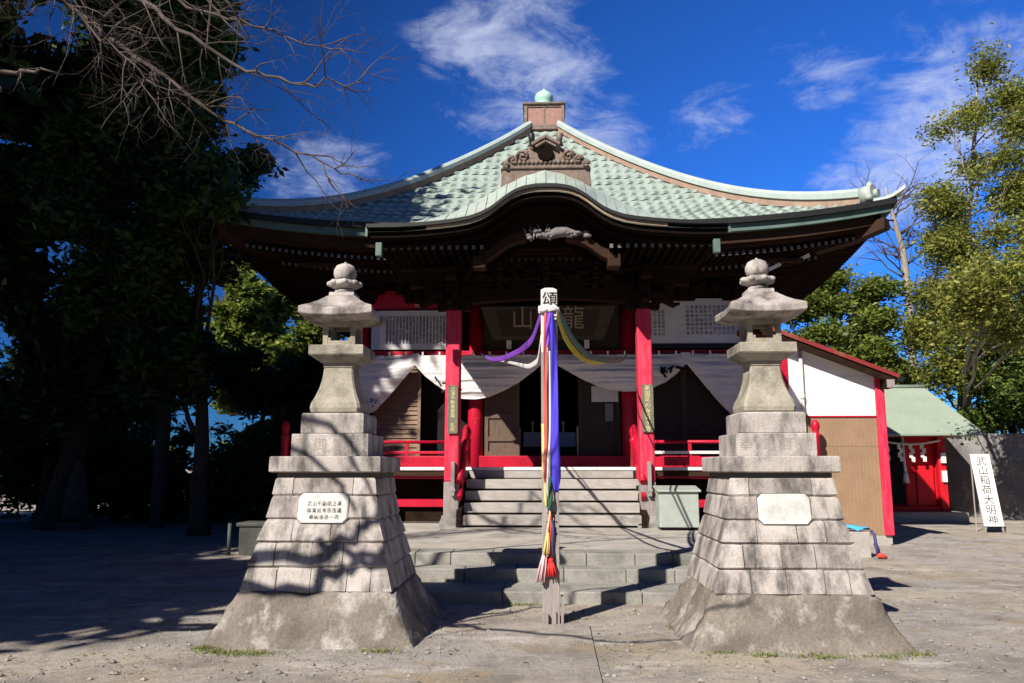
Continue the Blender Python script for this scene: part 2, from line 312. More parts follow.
m_redpl = material('red plastic', (0.65,0.06,0.04), rough=0.4)
m_navy = material('navy hose', (0.05,0.05,0.14), rough=0.5)
def ribbon_mat(n, c): return material(n, c, tuple(x*0.8 for x in c), 7, rough=0.6, stretch=(6,6,0.6))
m_pur = ribbon_mat('purple ribbon', (0.22,0.06,0.50)); m_blu = ribbon_mat('ultramarine ribbon', (0.07,0.05,0.60)); m_org = ribbon_mat('coral ribbon', (0.52,0.11,0.085))
m_yel = ribbon_mat('yellow ribbon', (0.80,0.62,0.02)); m_grn = ribbon_mat('dull green ribbon', (0.12,0.22,0.13)); m_wht = ribbon_mat('white ribbon', (0.75,0.72,0.74)); m_emer = ribbon_mat('emerald ribbon', (0.015,0.10,0.055))
m_lil = ribbon_mat('lilac ribbon end', (0.62,0.48,0.78)); m_tasr = ribbon_mat('red tassel', (0.62,0.03,0.03)); m_tasp = ribbon_mat('pink tassel', (0.75,0.48,0.50)); m_tasy = ribbon_mat('straw tassel', (0.70,0.55,0.22))

def ground_material():
    m = bpy.data.materials.new('packed dirt and worn concrete'); m.use_nodes = True
    t = m.node_tree; n = t.nodes; l = t.links; b = n['Principled BSDF']; b.inputs['Roughness'].default_value = 0.95; b.inputs['Specular IOR Level'].default_value = 0.1
    tcx = n.new('ShaderNodeTexCoord')
    def ns(sc, det, ro=0.6, st=(1,1,1)):
        mp_ = n.new('ShaderNodeMapping'); l.new(tcx.outputs['Object'], mp_.inputs[0]); mp_.inputs['Scale'].default_value = st
        q = n.new('ShaderNodeTexNoise'); l.new(mp_.outputs[0], q.inputs['Vector']); q.inputs['Scale'].default_value = sc; q.inputs['Detail'].default_value = det; q.inputs['Roughness'].default_value = ro; return q
    def rng_(q, a, b2, c=0.0, d=1.0):
        r = n.new('ShaderNodeMapRange'); l.new(q.outputs[0], r.inputs[0]); r.inputs[1].default_value = a; r.inputs[2].default_value = b2; r.inputs[3].default_value = c; r.inputs[4].default_value = d; return r
    def mixc(f, a, b2):
        x = n.new('ShaderNodeMixRGB'); l.new(f.outputs[0], x.inputs[0])
        for i, q in ((1, a), (2, b2)):
            if isinstance(q, tuple): x.inputs[i].default_value = (*q, 1)
            else: l.new(q.outputs[0], x.inputs[i])
        return x
    a = mixc(rng_(ns(0.35, 9, 0.62, (0.6,1.2,1)), 0.44, 0.58), (0.375,0.348,0.325), (0.43,0.372,0.298))
    c = mixc(rng_(ns(1.1, 11, 0.72), 0.47, 0.63), a, (0.225,0.203,0.182))
    c2 = mixc(rng_(ns(0.6, 10, 0.7, (1,1.8,1)), 0.55, 0.63), c, (0.34,0.275,0.19))
    d = mixc(rng_(ns(0.8, 10, 0.7, (1,2.6,1)), 0.56, 0.66), c2, (0.55,0.51,0.465))
    d2 = mixc(rng_(ns(5.5, 8, 0.75), 0.50, 0.68), d, (0.235,0.212,0.19))
    f = mixc(rng_(ns(60, 4, 0.8), 0.58, 0.70), d2, (0.55,0.51,0.46))
    g = mixc(rng_(ns(34, 4, 0.8), 0.58, 0.70), f, (0.15,0.132,0.115))
    l.new(g.outputs[0], b.inputs['Base Color'])
    bn = n.new('ShaderNodeBump'); bn.inputs['Strength'].default_value = 0.9; bn.inputs['Distance'].default_value = 0.03; l.new(ns(22, 12, 0.75).outputs[0], bn.inputs['Height']); l.new(bn.outputs[0], b.inputs['Normal'])
    return m
m_ground = ground_material()

# ------------------------------------------------------------------ ground and paving
def noise2(x, y):
    return (math.sin(x*1.7+0.3)*math.cos(y*1.3-0.6) + 0.5*math.sin(x*3.9-y*2.7+1.1) + 0.35*math.sin(x*7.3+y*6.1))/1.85
g = MB()
xs = [-900,-300,-100,-50] + [-30+i*0.75 for i in range(81)] + [50,100,300,900]
ys = [-900,-300,-60,-20] + [-6+i*0.5 for i in range(83)] + [45,60,100,300,900]
for y in ys:
    for x in xs:
        g.v.append((x, y, 0.012*noise2(x, y) if abs(x) < 31 and -7 < y < 36 else -0.02))
nx = len(xs)
for j in range(len(ys)-1):
    for i in range(nx-1):
        g.f.append([j*nx+i, j*nx+i+1, (j+1)*nx+i+1, (j+1)*nx+i]); g.m.append(0); g.s.append(True)
structure(g.build('ground', m_ground))
m_path = material('worn concrete path', (0.42,0.38,0.34), (0.30,0.268,0.235), 2.2, rough=0.95, bump=0.8, bscale=24, stain=(0.46,0.385,0.29), stain_scale=0.9, stain_at=(0.48,0.64), fine=(40,0.25), spec=0.1)
p = MB()
for (x0, x1, y0, y1) in ((-0.62,0.368,-6,8.25),):
    p.sheet(lambda u, v, x0=x0, x1=x1, y0=y0, y1=y1: (x0+(x1-x0)*u+0.02*math.sin(9*v+x0*4), y0+(y1-y0)*v+0.06*math.sin(7*u+x0), 0.016+0.004*noise2(x0+u, v*9)), 6, 40)
structure(p.build('path', m_ground))
MORE = True

# ------------------------------------------------------------------ stone terrace in front of the hall
T = thing('stone_terrace', (0, 13, 0), 'low grey stone terrace with three shallow steps in front of the temple stairs', 'terrace')
def slabs(x0, x1, y0, y1, z0, z1, w, seed):
    q = MB(); r = random.Random(seed); x = x0
    while x < x1-0.05:
        e = min(x1, x + w*r.uniform(0.75, 1.25))
        if x1-e < 0.2: e = x1
        q.box(x+0.003, e-0.003, y0+r.uniform(0,0.012), y1, z0, z1-r.uniform(0,0.006)); x = e
    return q
slabs(-3.1, 3.2, 9.5, 10.28, 0.0-0.05, 0.14, 1.5, 1).build('step', m_terr, T, bevel=0.018)
slabs(-3.0, 3.1, 10.27, 10.69, -0.05, 0.30, 0.62, 2).build('step', m_terr, T, bevel=0.014)
slabs(-2.95, 3.05, 10.68, 11.25, -0.05, 0.45, 0.62, 3).build('step', m_terr, T, bevel=0.014)
q = MB(); q.box(-2.95, 3.05, 11.254, 16.2, -0.05, 0.446); q.build('pavement_slab', m_terr_top, T)

# ------------------------------------------------------------------ temple hall
H = thing('temple_hall', (0, 23, 0), 'red pillared temple hall with a sweeping green copper roof and dark timber eaves', 'temple')
FZ = 1.54; FY = 16.4
# podium and a dark sheet standing in for the underfloor shade
q = MB(); q.box(-5.2, 5.2, 16.5, 29.5, -0.05, 0.42); q.build('podium', m_terr, H)
q = MB(); q.box(-4.9, 4.9, 17.2, 17.3, 0.42, 1.36); q.build('underfloor_shade_sheet', m_wood, H)
# veranda
q = MB(); q.box(-5.4, 5.4, FY, 18.15, FZ-0.16, FZ-0.045); q.build('veranda_floor', m_woodx, H)
q = MB(); x = -5.42
while x < 5.4:
    w = 0.62 if abs(x) > 1.9 else 0.9
    q.box(x+0.003, min(5.42, x+w)-0.003, FY-0.03, FY+0.35, FZ-0.045, FZ+0.02); x += w
q.build('veranda_edge', m_white, H, bevel=0.006)
for s in (-1, 1):
    q = MB(); q.box(min(s*1.95, s*5.35), max(s*1.95, s*5.35), FY+0.05, FY+0.17, 1.33, 1.378); q.build('floor_beam', m_red, H)
    q = MB(); q.box(min(s*1.95, s*5.3), max(s*1.95, s*5.3), FY+0.08, FY+0.2, 0.76, 0.91); q.build('tie_beam', m_red, H)
    for xx in (2.0, 3.6, 5.25):
        q = MB(); q.box(s*xx-0.07, s*xx+0.07, FY+0.05, FY+0.19, 0.40, 1.33); q.build('veranda_post', m_wood if xx < 5 else m_red, H)
    r = MB(); x0, x1 = min(s*1.95, s*5.33), max(s*1.95, s*5.33)
    r.box(x0, x1, FY+0.05, FY+0.15, FZ+0.05, FZ+0.23); RR = r.build('railing', m_red, H, bevel=0.008)
    q = MB(); q.box(x0, x1, FY+0.065, FY+0.125, 1.825, 1.885); q.build('rail', m_white if s > 0 else m_red, RR, bevel=0.008)  # right rail is white: a sun glint put into its colour
    q = MB(); q.tube([(x0, FY+0.095, 2.07), (x1, FY+0.095, 2.07)], 0.035, 8); q.build('rail', m_red, RR)
    for xx in (2.9, 4.1):
        q = MB(); q.box(s*xx-0.035, s*xx+0.035, FY+0.066, FY+0.124, FZ+0.23, 2.04); q.build('baluster', m_red, RR)
    q = MB(); q.lathe([(0.078,0),(0.078,0.62),(0.085,0.63),(0.085,0.67),(0.07,0.69),(0.062,0.74),(0.075,0.78),(0.086,0.83),(0.082,0.89),(0.05,0.95),(0.012,0.985)], (s*5.44, FY+0.06, FZ+0.0), 14); q.build('newel', m_red, RR)
# stairs
for i in range(5):
    z1 = 0.45 + (FZ-0.45)*(i+1)/5.0; y0 = 15.15 + i*0.25
    if i == 4: continue
    q = MB(); q.box(-1.6, 1.80, y0, y0+0.31, z1-0.183, z1)
    q.build('stair_step', m_stair, H, bevel=0.012)
q = MB(); q.box(-1.6, 1.80, FY-0.012, FY+0.2, FZ-0.20, FZ-0.05); q.build('stair_step', m_stair, H, bevel=0.01)
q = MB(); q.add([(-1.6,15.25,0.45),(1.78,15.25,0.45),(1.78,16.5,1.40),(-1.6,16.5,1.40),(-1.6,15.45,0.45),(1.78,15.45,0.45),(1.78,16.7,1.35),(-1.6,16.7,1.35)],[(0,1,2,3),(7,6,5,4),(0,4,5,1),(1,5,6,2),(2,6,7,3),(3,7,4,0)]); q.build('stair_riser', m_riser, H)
for s in (-1, 1):
    X = 1.78 if s > 0 else -1.66
    q = MB(); q.add([(X-0.05,15.1,0.45),(X+0.05,15.1,0.45),(X+0.05,15.3,0.45),(X-0.05,15.3,0.45),(X-0.05,15.1,0.72),(X+0.05,15.1,0.72),(X+0.05,16.45,FZ),(X-0.05,16.45,FZ),(X-0.05,16.45,FZ-0.28),(X+0.05,16.45,FZ-0.28)],
        [(0,3,2,1),(0,1,5,4),(4,5,6,7),(7,6,9,8),(8,9,2,3),(0,4,7,8,3),(1,2,9,6,5)]); q.build('stair_string', m_wood, H)
    q = MB()
    q.tube([(X,16.42,2.36),(X,15.9,1.98),(X,15.35,1.50),(X,15.14,1.28)], [0.062,0.062,0.062,0.065], 10); hr = q.build('handrail', m_red, H)
    q = MB(); q.bar((X,16.42,2.06),(X,15.14,0.98), 0.08, 0.11); q.build('lower_rail', m_red, hr)
    for yy, zz, hh in ((15.55,0.95,0.7),(16.0,1.3,0.75)):
        q = MB(); q.box(X-0.035, X+0.035, yy-0.035, yy+0.035, zz-0.05, zz+hh); q.build('baluster', m_red, hr)
    q = MB(); q.lathe([(0.085,0),(0.085,0.52),(0.095,0.53),(0.095,0.58),(0.07,0.61),(0.08,0.66),(0.098,0.72),(0.088,0.79),(0.05,0.85),(0.012,0.885)], (X,16.5,FZ), 14); q.build('newel', m_red, hr)
    q = MB(); q.box(X-0.035+s*0.12, X+0.035+s*0.12, 15.10, 15.18, 1.02, 1.66); q.box(X-0.05+s*0.12, X+0.05+s*0.12, 15.09, 15.185, 1.10, 1.16); q.build('rail_end_block', m_post, hr, bevel=0.01)
# porch pillars
for s in (-1, 1):
    X = s*1.85 + 0.03
    q = MB(); b = 0.14
    q.loft([[(X-b+c if i in (0,3) else X+b-c, (15.2 if i < 2 else 15.54), z) for i in range(4)] for c, z in ((0,1.28),(0,4.60))], True, 0)
    pl = q.build('porch_pillar', m_redw, H, bevel=0.03)
    q = MB(); q.box(X-b-0.004, X+b+0.004, 15.196, 15.544, 0.62, 1.284); q.build('wooden_foot', m_post, pl, bevel=0.02)
    q = MB(); q.square([(0.22,0.44),(0.22,0.52),(0.185,0.60),(0.175,0.66)], (X,15.37,0)); q.build('pillar_base', m_terr, pl, bevel=0.01)
# hall columns and walls
CX = (-4.25, -1.62, 1.86, 4.30)
for x in CX:
    q = MB(); q.lathe([(0.17,0.4),(0.17,5.3)], (x,18.1,0), 20); q.build('column', m_red, H)
for x in (-4.25, 4.30):
    for y in (20.5, 23, 25.5, 28):
        q = MB(); q.lathe([(0.16,0.4),(0.16,5.3)], (x,y,0), 14); q.build('column', m_red, H)
q = MB()
q.box(-4.15,-4.05,18.3,28,FZ-0.05,5.6); q.box(4.1,4.2,18.3,28,FZ-0.05,5.6); q.box(-4.3,4.3,27.9,28.05,FZ-0.05,5.6)
q.box(-4.1,4.15,18.22,18.32,4.22,6.2)
q.build('wall', m_wood, H)
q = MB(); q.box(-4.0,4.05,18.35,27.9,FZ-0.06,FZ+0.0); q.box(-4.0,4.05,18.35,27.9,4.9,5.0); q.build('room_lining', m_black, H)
for x0, x1 in ((CX[0]+.1, CX[1]), (CX[1], CX[2]), (CX[2], CX[3]-.1)):
    q = MB(); q.box(x0, x1, 17.97, 18.2, 4.0, 4.19); q.build('lintel', m_red, H, bevel=0.012)
    q = MB(); q.box(x0, x1, 18.0, 18.2, 5.18 if x0 < -3 or x0 > 1 else 5.3, 5.62); q.build('upper_beam', m_red if x0 < -3 else m_wood, H, bevel=0.012)
    q = MB(); q.box(x0, x1, 17.96, 18.2, FZ, FZ+0.27); q.build('threshold', m_red, H, bevel=0.012)
q = MB(); q.box(CX[1]+.1, CX[2]-.1, 18.17, 18.23, 4.19, 5.4); q.build('transom_panel', m_plqf, H)
# doors
def slatdoor(name, x0, x1, z0, z1, m, mf, pitch=0.1, y=18.14, parent=H):
    q = MB(); q.box(x0, x0+0.07, y-0.03, y+0.04, z0, z1); q.box(x1-0.07, x1, y-0.03, y+0.04, z0, z1); q.box(x0+0.07, x1-0.07, y-0.028, y+0.04, z0, z0+0.08); q.box(x0+0.07, x1-0.07, y-0.028, y+0.04, z1-0.08, z1)
    z = z0+0.09
    while z < z1-0.12:
        q.add([(x0+0.07,y-0.005,z),(x1-0.07,y-0.005,z),(x1-0.07,y+0.03,z+pitch*0.95),(x0+0.07,y+0.03,z+pitch*0.95),(x0+0.07,y+0.02,z),(x1-0.07,y+0.02,z)],[(0,1,2,3),(4,5,1,0)]); z += pitch
    q.box(x0+0.06, x1-0.06, y+0.03, y+0.05, z0, z1)
    return q.build(name, m, parent)
slatdoor('louvre_door', -3.98, -2.88, FZ+0.27, 4.0, m_lou, None, 0.105)
q = MB(); q.box(-2.88, -1.76, 18.6, 18.65, FZ, 4.0); q.build('opening_shade_panel', m_black, H)  # black panel stands in for the darkness of the open bay
for x0, x1 in ((2.05,3.1),(3.1,4.15)): slatdoor('slatted_door', x0, x1, FZ+0.27, 4.0, m_dkdoor, None, 0.13)
def paneldoor(x0, x1, m):
    q = MB(); y = 18.14
    q.box(x0,x0+0.09,y-0.03,y+0.03,FZ+0.27,4.0); q.box(x1-0.09,x1,y-0.03,y+0.03,FZ+0.27,4.0)
    for z in (FZ+0.27, 2.14, 2.66, 3.86): q.box(x0+0.09,x1-0.09,y-0.025,y+0.03,z,z+0.1)
    q.box(x0+0.05,x1-0.05,y+0.012,y+0.026,FZ+0.3,3.95)
    n = 7
    for i in range(1, n): xx = x0+0.09+(x1-x0-0.18)*i/n; q.box(xx-0.012,xx+0.012,y-0.012,y+0.012,2.76,3.86)
    return q.build('lattice_door', m, H)
paneldoor(-1.42, -0.62, m_lat); paneldoor(0.72, 1.66, m_dkdoor)

# ---- main roof
AP = 23.0
PX = [0.0, 0.55, 1.83, 3.07, 4.15, 4.9, 5.85, 6.7, 7.0, 8.3, 9.6]
PZ = [12.05, 11.40, 10.07, 8.93, 8.06, 7.52, 6.97, 6.60, 6.51, 6.09, 5.70]
_pp = np.polyfit(PX, PZ, 6)
def zc(d): return float(np.polyval(_pp, d))
def zroof(x, d):
    u = min(1.0, abs(x)/max(d, 1e-3)); return zc(d) + 0.46*(u**3)*(d/7.0)**3
NR = 21
ds = [0.36 + (7.08-0.36)*(i/NR) for i in range(NR+1)]
def tile_side(k):
    q = MB(); c, s = (1, 0), None
    def place(x, d, z):
        px_, py_ = x, -d
        for _ in range(k): px_, py_ = -py_, px_
        return (px_, AP+py_, z)
    for i in range(NR):
        d0, d1 = ds[i], ds[i+1]
        nxs = max(8, int(2*d1/0.034)); vs = []; rs = []
        for j in range(nxs+1):
            xr = -d1 + 2*d1*j/nxs
            xa = max(-d0, min(d0, xr))
            ph = 2*math.pi*xr/0.27
            w = 0.008*(math.sin(ph)+0.35*math.sin(2*ph+0.8))
            jag = 0.014*math.sin(i*2.3+math.floor(xr/0.27)*1.7)
            low = (0.03*math.cos(ph)+0.02*math.sin(xr*0.9+i*1.7))*(1 if i < NR-1 else 0.2)
            vs.append(place(xa, d0-0.02, zroof(xa, d0)+w*0.9-0.015))
            vs.append(place(xr, d1+low+jag, zroof(xr, d1)+w+0.045))
            rs.append(vs[-1]); rs.append(place(xr, d1+low+jag-0.004, zroof(xr, d1)+w-0.02))
        q.add(vs, [(2*j+1, 2*j+3, 2*j+2, 2*j) for j in range(nxs)], 0, True)
        q.add(rs, [(2*j+1, 2*j+3, 2*j+2, 2*j) for j in range(nxs)], 0, True)
    return q
def tile_mesh():
    q = MB()
    for k in range(4): t = tile_side(k); q.add(t.v, t.f, 0, True)
    return q
tq = tile_mesh(); ROOF = tq.build('roof', m_copper, H)
def ring_eave(dz0, dz1, d_out, d_in, name, mat, parent):
    """a closed band that follows the four upturned eaves"""
    q = MB(); rings = []
    n = 40
    for k in range(4):
        for j in range(n):
            u = -1+2*j/n
            out = []
            for d, z in ((d_out, dz0), (d_out, dz1), (d_in, dz1), (d_in, dz0)):
                x = u*d; zz = zc(7.0)+0.46*abs(u)**3+z
                px_, py_ = x, -d
                for _ in range(k): px_, py_ = -py_, px_
                out.append((px_, AP+py_, zz))
            rings.append(out)
    rings.append(rings[0])
    q.loft(rings, False, 0)
    return q.build(name, mat, parent)
ring_eave(0.045, -0.075, 7.15, 6.6, 'eave_gutter', m_gut, ROOF)
ring_eave(-0.08, -0.23, 7.06, 6.6, 'eave_fascia', m_copfasc, ROOF)
ring_eave(-0.234, -0.44, 6.90, 6.4, 'eave_board', m_fasc, ROOF)
ring_eave(-0.444, -0.50, 6.78, 2.9, 'soffit', m_woodx, ROOF)
# rafters: two rows of closely set slats with pale ends
q = MB()
for k in range(4):
    for row, (dA, dB, dz, sp) in enumerate(((6.70, 5.9, -0.57, 0.142), (6.02, 4.9, -0.70, 0.142))):
        n = int(2*6.4/sp)
        for j in range(n+1):
            x = -6.4+12.8*j/n
            if abs(x) > dA-0.12: continue
            def pl(x, d, z):
                a, b = x, -d
                for _ in range(k): a, b = -b, a
                return (a, AP+b, z)
            dBB = max(dB, abs(x)+0.05)
            if dBB >= dA: continue
            zA = zc(7.0)+0.46*abs(x/6.9)**3+dz; zB = zA+0.04
            w, h = 0.032, 0.075
            vs = [pl(x-w,dA,zA-h),pl(x+w,dA,zA-h),pl(x+w,dA,zA),pl(x-w,dA,zA),pl(x-w,dBB,zB-h),pl(x+w,dBB,zB-h),pl(x+w,dBB,zB),pl(x-w,dBB,zB)]
            q.add(vs, [(7,6,5,4),(0,4,5,1),(1,5,6,2),(2,6,7,3),(3,7,4,0)], 0)
            q.add(vs[:4], [(0,1,2,3)], 1 if k == 0 else 0)
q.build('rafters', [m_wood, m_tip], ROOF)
ring_eave(-0.65, -0.74, 6.08, 5.9, 'eave_purlin', m_wood, ROOF)
ring_eave(-0.80, -0.86, 5.9, 4.6, 'inner_soffit', m_wood, ROOF)
# hips
for k in range(4):
    def hp(d, off, z):
        sx, sy = ((1,-1),(1,1),(-1,1),(-1,-1))[k]
        # off moves sideways across the hip
        ox, oy = (off*sy*-0.7071, off*sx*0.7071) if sx*sy < 0 else (off*sy*-0.7071, off*sx*0.7071)
        return (sx*d+ox, AP+sy*d+oy, z)
    def hz(d): return zc(d)+0.46*(d/7.0)**3
    nn = 40; dd = [0.5+(6.72-0.5)*i/nn for i in range(nn+1)]
    q = MB(); q.loft([[hp(d,-0.13,hz(d)-0.05),hp(d,0.13,hz(d)-0.05),hp(d,0.12,hz(d)+0.125),hp(d,-0.12,hz(d)+0.125)] for d in dd], True, 0)
    hr = q.build('hip_ridge', m_brn, ROOF)
    q = MB(); q.loft([[hp(d,-0.17,hz(d)+0.12),hp(d,0.17,hz(d)+0.12),hp(d,0.18,hz(d)+0.235),hp(d,0.12,hz(d)+0.315),hp(d,0.0,hz(d)+0.335),hp(d,-0.12,hz(d)+0.315),hp(d,-0.18,hz(d)+0.235)] for d in dd], True, 0)
    q.build('ridge_cap', m_copcap, hr)
    e = hp(6.72, 0, hz(6.72))
    q = MB(); sx, sy = ((1,-1),(1,1),(-1,1),(-1,-1))[k]
    a = hp(6.66,0,hz(6.72)+0.15); b = hp(6.84,0,hz(6.72)+0.17)
    q.tube([a,b],[0.22,0.21],14); q.tube([b,hp(6.90,0,hz(6.72)+0.17)],[0.10,0.09],12); q.ball(hp(6.77,0,hz(6.72)+0.37),(0.07,0.07,0.09),6); q.ball(hp(6.80,0.17,hz(6.72)+0.06),0.08,6); q.ball(hp(6.80,-0.17,hz(6.72)+0.06),0.08,6)
    q.build('ridge_end_tile', m_copverge, hr)
    q = MB(); q.loft([[hp(d,-w,hz(min(d,7.05))-0.03+l),hp(d,w,hz(min(d,7.05))-0.03+l),hp(d,w*0.7,hz(min(d,7.05))+0.05+l),hp(d,-w*0.7,hz(min(d,7.05))+0.05+l)] for d, w, l in ((6.85,0.14,0.02),(7.0,0.12,0.03),(7.12,0.09,0.08),(7.22,0.05,0.16),(7.28,0.02,0.22))], True, 0)
    q.build('corner_tip', m_copverge, hr)
    q = MB(); q.loft([[hp(d,-0.13,hz(7.0)-0.58+l-t),hp(d,0.13,hz(7.0)-0.58+l-t),hp(d,0.13,hz(7.0)-0.36+l),hp(d,-0.13,hz(7.0)-0.36+l)] for d, l, t in ((3.0,-0.45,0.1),(6.5,-0.1,0.05),(6.98,0.0,0.0))], True, 0)
    q.build('corner_rafter', m_woodx, ROOF)
# chest and jewel on the apex
zt = 11.66
q = MB(); q.square([(0.55,zt-0.16),(0.55,zt+0.60)], (0,AP,0)); CH = q.build('ridge_chest', m_ornpink, ROOF)
q = MB()
q.square([(0.60,zt+0.60),(0.64,zt+0.62),(0.64,zt+0.67),(0.56,zt+0.70)], (0,AP,0))
for sx in (-1,1):
    for sy in (-1,1): q.box(sx*0.55-0.045, sx*0.55+0.045, AP+sy*0.55-0.045, AP+sy*0.55+0.045, zt-0.16, zt+0.599)
for sy in (-1,1):
    q.box(-0.505,0.505,AP+sy*0.56-0.02,AP+sy*0.56+0.02,zt-0.155,zt-0.03); q.box(-0.505,0.505,AP+sy*0.56-0.02,AP+sy*0.56+0.02,zt+0.54,zt+0.598); q.box(-0.02,0.02,AP+sy*0.555-0.01,AP+sy*0.555+0.01,zt-0.03,zt+0.54)
q.build('chest_frame', m_orn, CH)
q = MB(); q.lathe([(0.36,0),(0.34,0.06),(0.25,0.10),(0.22,0.14),(0.26,0.18),(0.245,0.2),(0.255,0.24),(0.285,0.33),(0.285,0.42),(0.25,0.50),(0.17,0.57),(0.08,0.62),(0.02,0.70)], (0,AP,zt+0.70), 24)
q.build('jewel_finial', m_patina, CH)

# ---- porch roof with the curved gable
KB = [(0,0.70),(0.2,0.695),(0.42,0.655),(0.58,0.585),(0.72,0.49),(0.86,0.375),(1.0,0.275),(1.15,0.195),(1.35,0.125),(1.6,0.08),(1.9,0.045),(2.3,0.015),(2.65,0.0),(4,0)]
def kb(x):
    x = abs(x); return float(np.interp(x, [a for a, b in KB], [b for a, b in KB]))
VB = [(0,1.0),(0.35,0.91),(0.8,0.70),(1.3,0.40),(1.75,0.20),(2.3,0.06),(2.7,0.0),(4,0)]
def vb(x):
    x = abs(x); return float(np.interp(x, [a for a, b in VB], [b for a, b in VB]))
KY0, KXW = 13.4, 3.16
ez = zc(AP-KY0)
def porch_z(x, y):
    base = zc(AP-y)+0.03
    if y <= 14.0:
        t = (y-KY0)/0.6; return max(base + 0.0, ez+0.03+kb(x)*(1-t) + t*(0.18+vb(x))) if abs(x) < 2.6 else base
    return max(base, ez+0.21+vb(x)) if abs(x) < 2.6 else base
q = MB()
q.sheet(lambda u, v: (-KXW+2*KXW*u, KY0+(17.6-KY0)*v, porch_z(-KXW+2*KXW*u, KY0+(17.6-KY0)*v)+0.04*(1-v)), 140, 42)
q.sheet(lambda u, v: (KXW-2*KXW*u, KY0+(17.6-KY0)*v, porch_z(KXW-2*KXW*u, KY0+(17.6-KY0)*v)-0.09), 140, 42)
PR = q.build('porch_roof', m_copper, H)
# copper sheet verge of the gable in folded panels
q = MB()
np_ = 26
for i in range(np_):
    x0 = -2.3+4.6*i/np_+0.006; x1 = -2.3+4.6*(i+1)/np_-0.006
    def vz(x, t, h): return (x, KY0-0.02+0.62*t, ez+0.07+kb(x)*(1-t)+t*(0.17+vb(x))+h)
    h = 0.016 if i % 2 else 0.026
    q.add([vz(x0,0,h),vz(x1,0,h),vz(x1,1,h),vz(x0,1,h),vz(x0,0,-0.02),vz(x1,0,-0.02),vz(x1,1,-0.02),vz(x0,1,-0.02)],[(0,1,2,3),(0,4,5,1),(1,5,6,2),(2,6,7,3),(3,7,4,0)])
q.build('gable_verge', m_copverge, PR)
def sweep(name, y0, y1, zt_, zb, mat, parent, half=KXW, f=kb, n=100, thick_end=None):
    q = MB(); rings = []
    for i in range(n+1):
        x = -half+2*half*i/n; z = ez+f(x)
        rings.append([(x,y0,z+zb),(x,y1,z+zb),(x,y1,z+zt_),(x,y0,z+zt_)])
    return q.loft(rings, True, 0).build(name, mat, parent)
sweep('gable_gutter', KY0-0.05, KY0+0.25, 0.075, 0.01, m_gut, PR)
sweep('gable_rim', KY0+0.0, KY0+0.3, 0.008, -0.045, m_tanrim, PR, half=2.1)
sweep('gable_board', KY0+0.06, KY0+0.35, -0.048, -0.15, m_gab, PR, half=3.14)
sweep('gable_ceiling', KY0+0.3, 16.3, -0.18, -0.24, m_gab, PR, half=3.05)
for s in (-1,1):
    q = MB(); q.add([(s*KXW-0.02,KY0,ez-0.14),(s*KXW+0.02,KY0,ez-0.14),(s*KXW+0.02,KY0,ez+0.03),(s*KXW-0.02,KY0,ez+0.03),(s*KXW-0.02,16.2,zc(AP-16.2)-0.14),(s*KXW+0.02,16.2,zc(AP-16.2)-0.14),(s*KXW+0.02,16.2,zc(AP-16.2)+0.03),(s*KXW-0.02,16.2,zc(AP-16.2)+0.03)],[(0,1,2,3),(7,6,5,4),(0,4,5,1),(1,5,6,2),(2,6,7,3),(3,7,4,0)])
    q.build('porch_side_board', m_copfasc, PR)
for s in (-1,1):
    q = MB(); q.box(s*2.93-0.055, s*2.93+0.055, KY0-0.03, KY0+0.08, ez-0.50, ez-0.26)
    q.build('copper_end_cap', m_copfasc, PR, bevel=0.008)
# porch rafters
n = 40
for sgn in (-1, 1):
  q = MB()
  for row, (y, dz) in enumerate(((KY0+0.42,-0.34),(KY0+0.85,-0.46))):
    for j in range(n+1):
        x = -2.9+5.8*j/n
        if abs(x) < 1.15 or x*sgn < 0: continue
        z = zc(AP-y)+dz
        q.box(x-0.03,x+0.03,y,y+1.2,z-0.075,z); q.add([(x-0.03,y-0.003,z-0.075),(x+0.03,y-0.003,z-0.075),(x+0.03,y-0.003,z),(x-0.03,y-0.003,z)],[(0,1,2,3)],1)
  q.build('porch_rafters', [m_gab, m_tip], PR)
# curved brown bargeboard and carved pendant
for s in (-1,1):
    q = MB()
    pts = [(1.22,5.28),(1.15,5.27),(1.0,5.33),(0.85,5.45),(0.7,5.56),(0.52,5.63),(0.35,5.66)]
    ring = []
    for x, z in pts: ring.append([(s*x,14.0,z-0.02),(s*x,14.25,z-0.02),(s*x,14.25,z+0.17),(s*x,14.0,z+0.17)])
    q.loft(ring if s > 0 else [list(reversed(r)) for r in ring], True, 0)
    q.box(s*1.22-0.12, s*1.22+0.12, 13.97, 14.27, 5.12, 5.36)
    q.build('curved_bargeboard', m_barge, PR, bevel=0.02)
m_carve = material('pale carved wood', (0.20,0.185,0.19), (0.10,0.09,0.09), 9, rough=0.8, bump=0.5, bscale=20)
q = MB()
q.tube([(-0.10,13.98,5.70),(0.05,13.96,5.71),(0.2,13.95,5.76),(0.36,13.96,5.77),(0.52,13.98,5.74),(0.74,14.0,5.76)],[0.05,0.08,0.10,0.095,0.06,0.02],10)
rc = random.Random(31)
for i in range(34):
    t = rc.random(); x = -0.34+1.1*t; q.ball((x,13.93+rc.uniform(-.03,.05),5.72+rc.uniform(-.10,.10)*(1-t*0.5)),(rc.uniform(.03,.07),.04,rc.uniform(.025,.05)),5)
for i in range(9):
    x = -0.36+0.05*i; q.tube([(x,13.93,5.74),(x+rc.uniform(-.06,.06),13.9,5.74+rc.choice((-1,1))*rc.uniform(.08,.17))],[0.03,0.008],5)
q.build('carved_pendant', m_carve, PR)
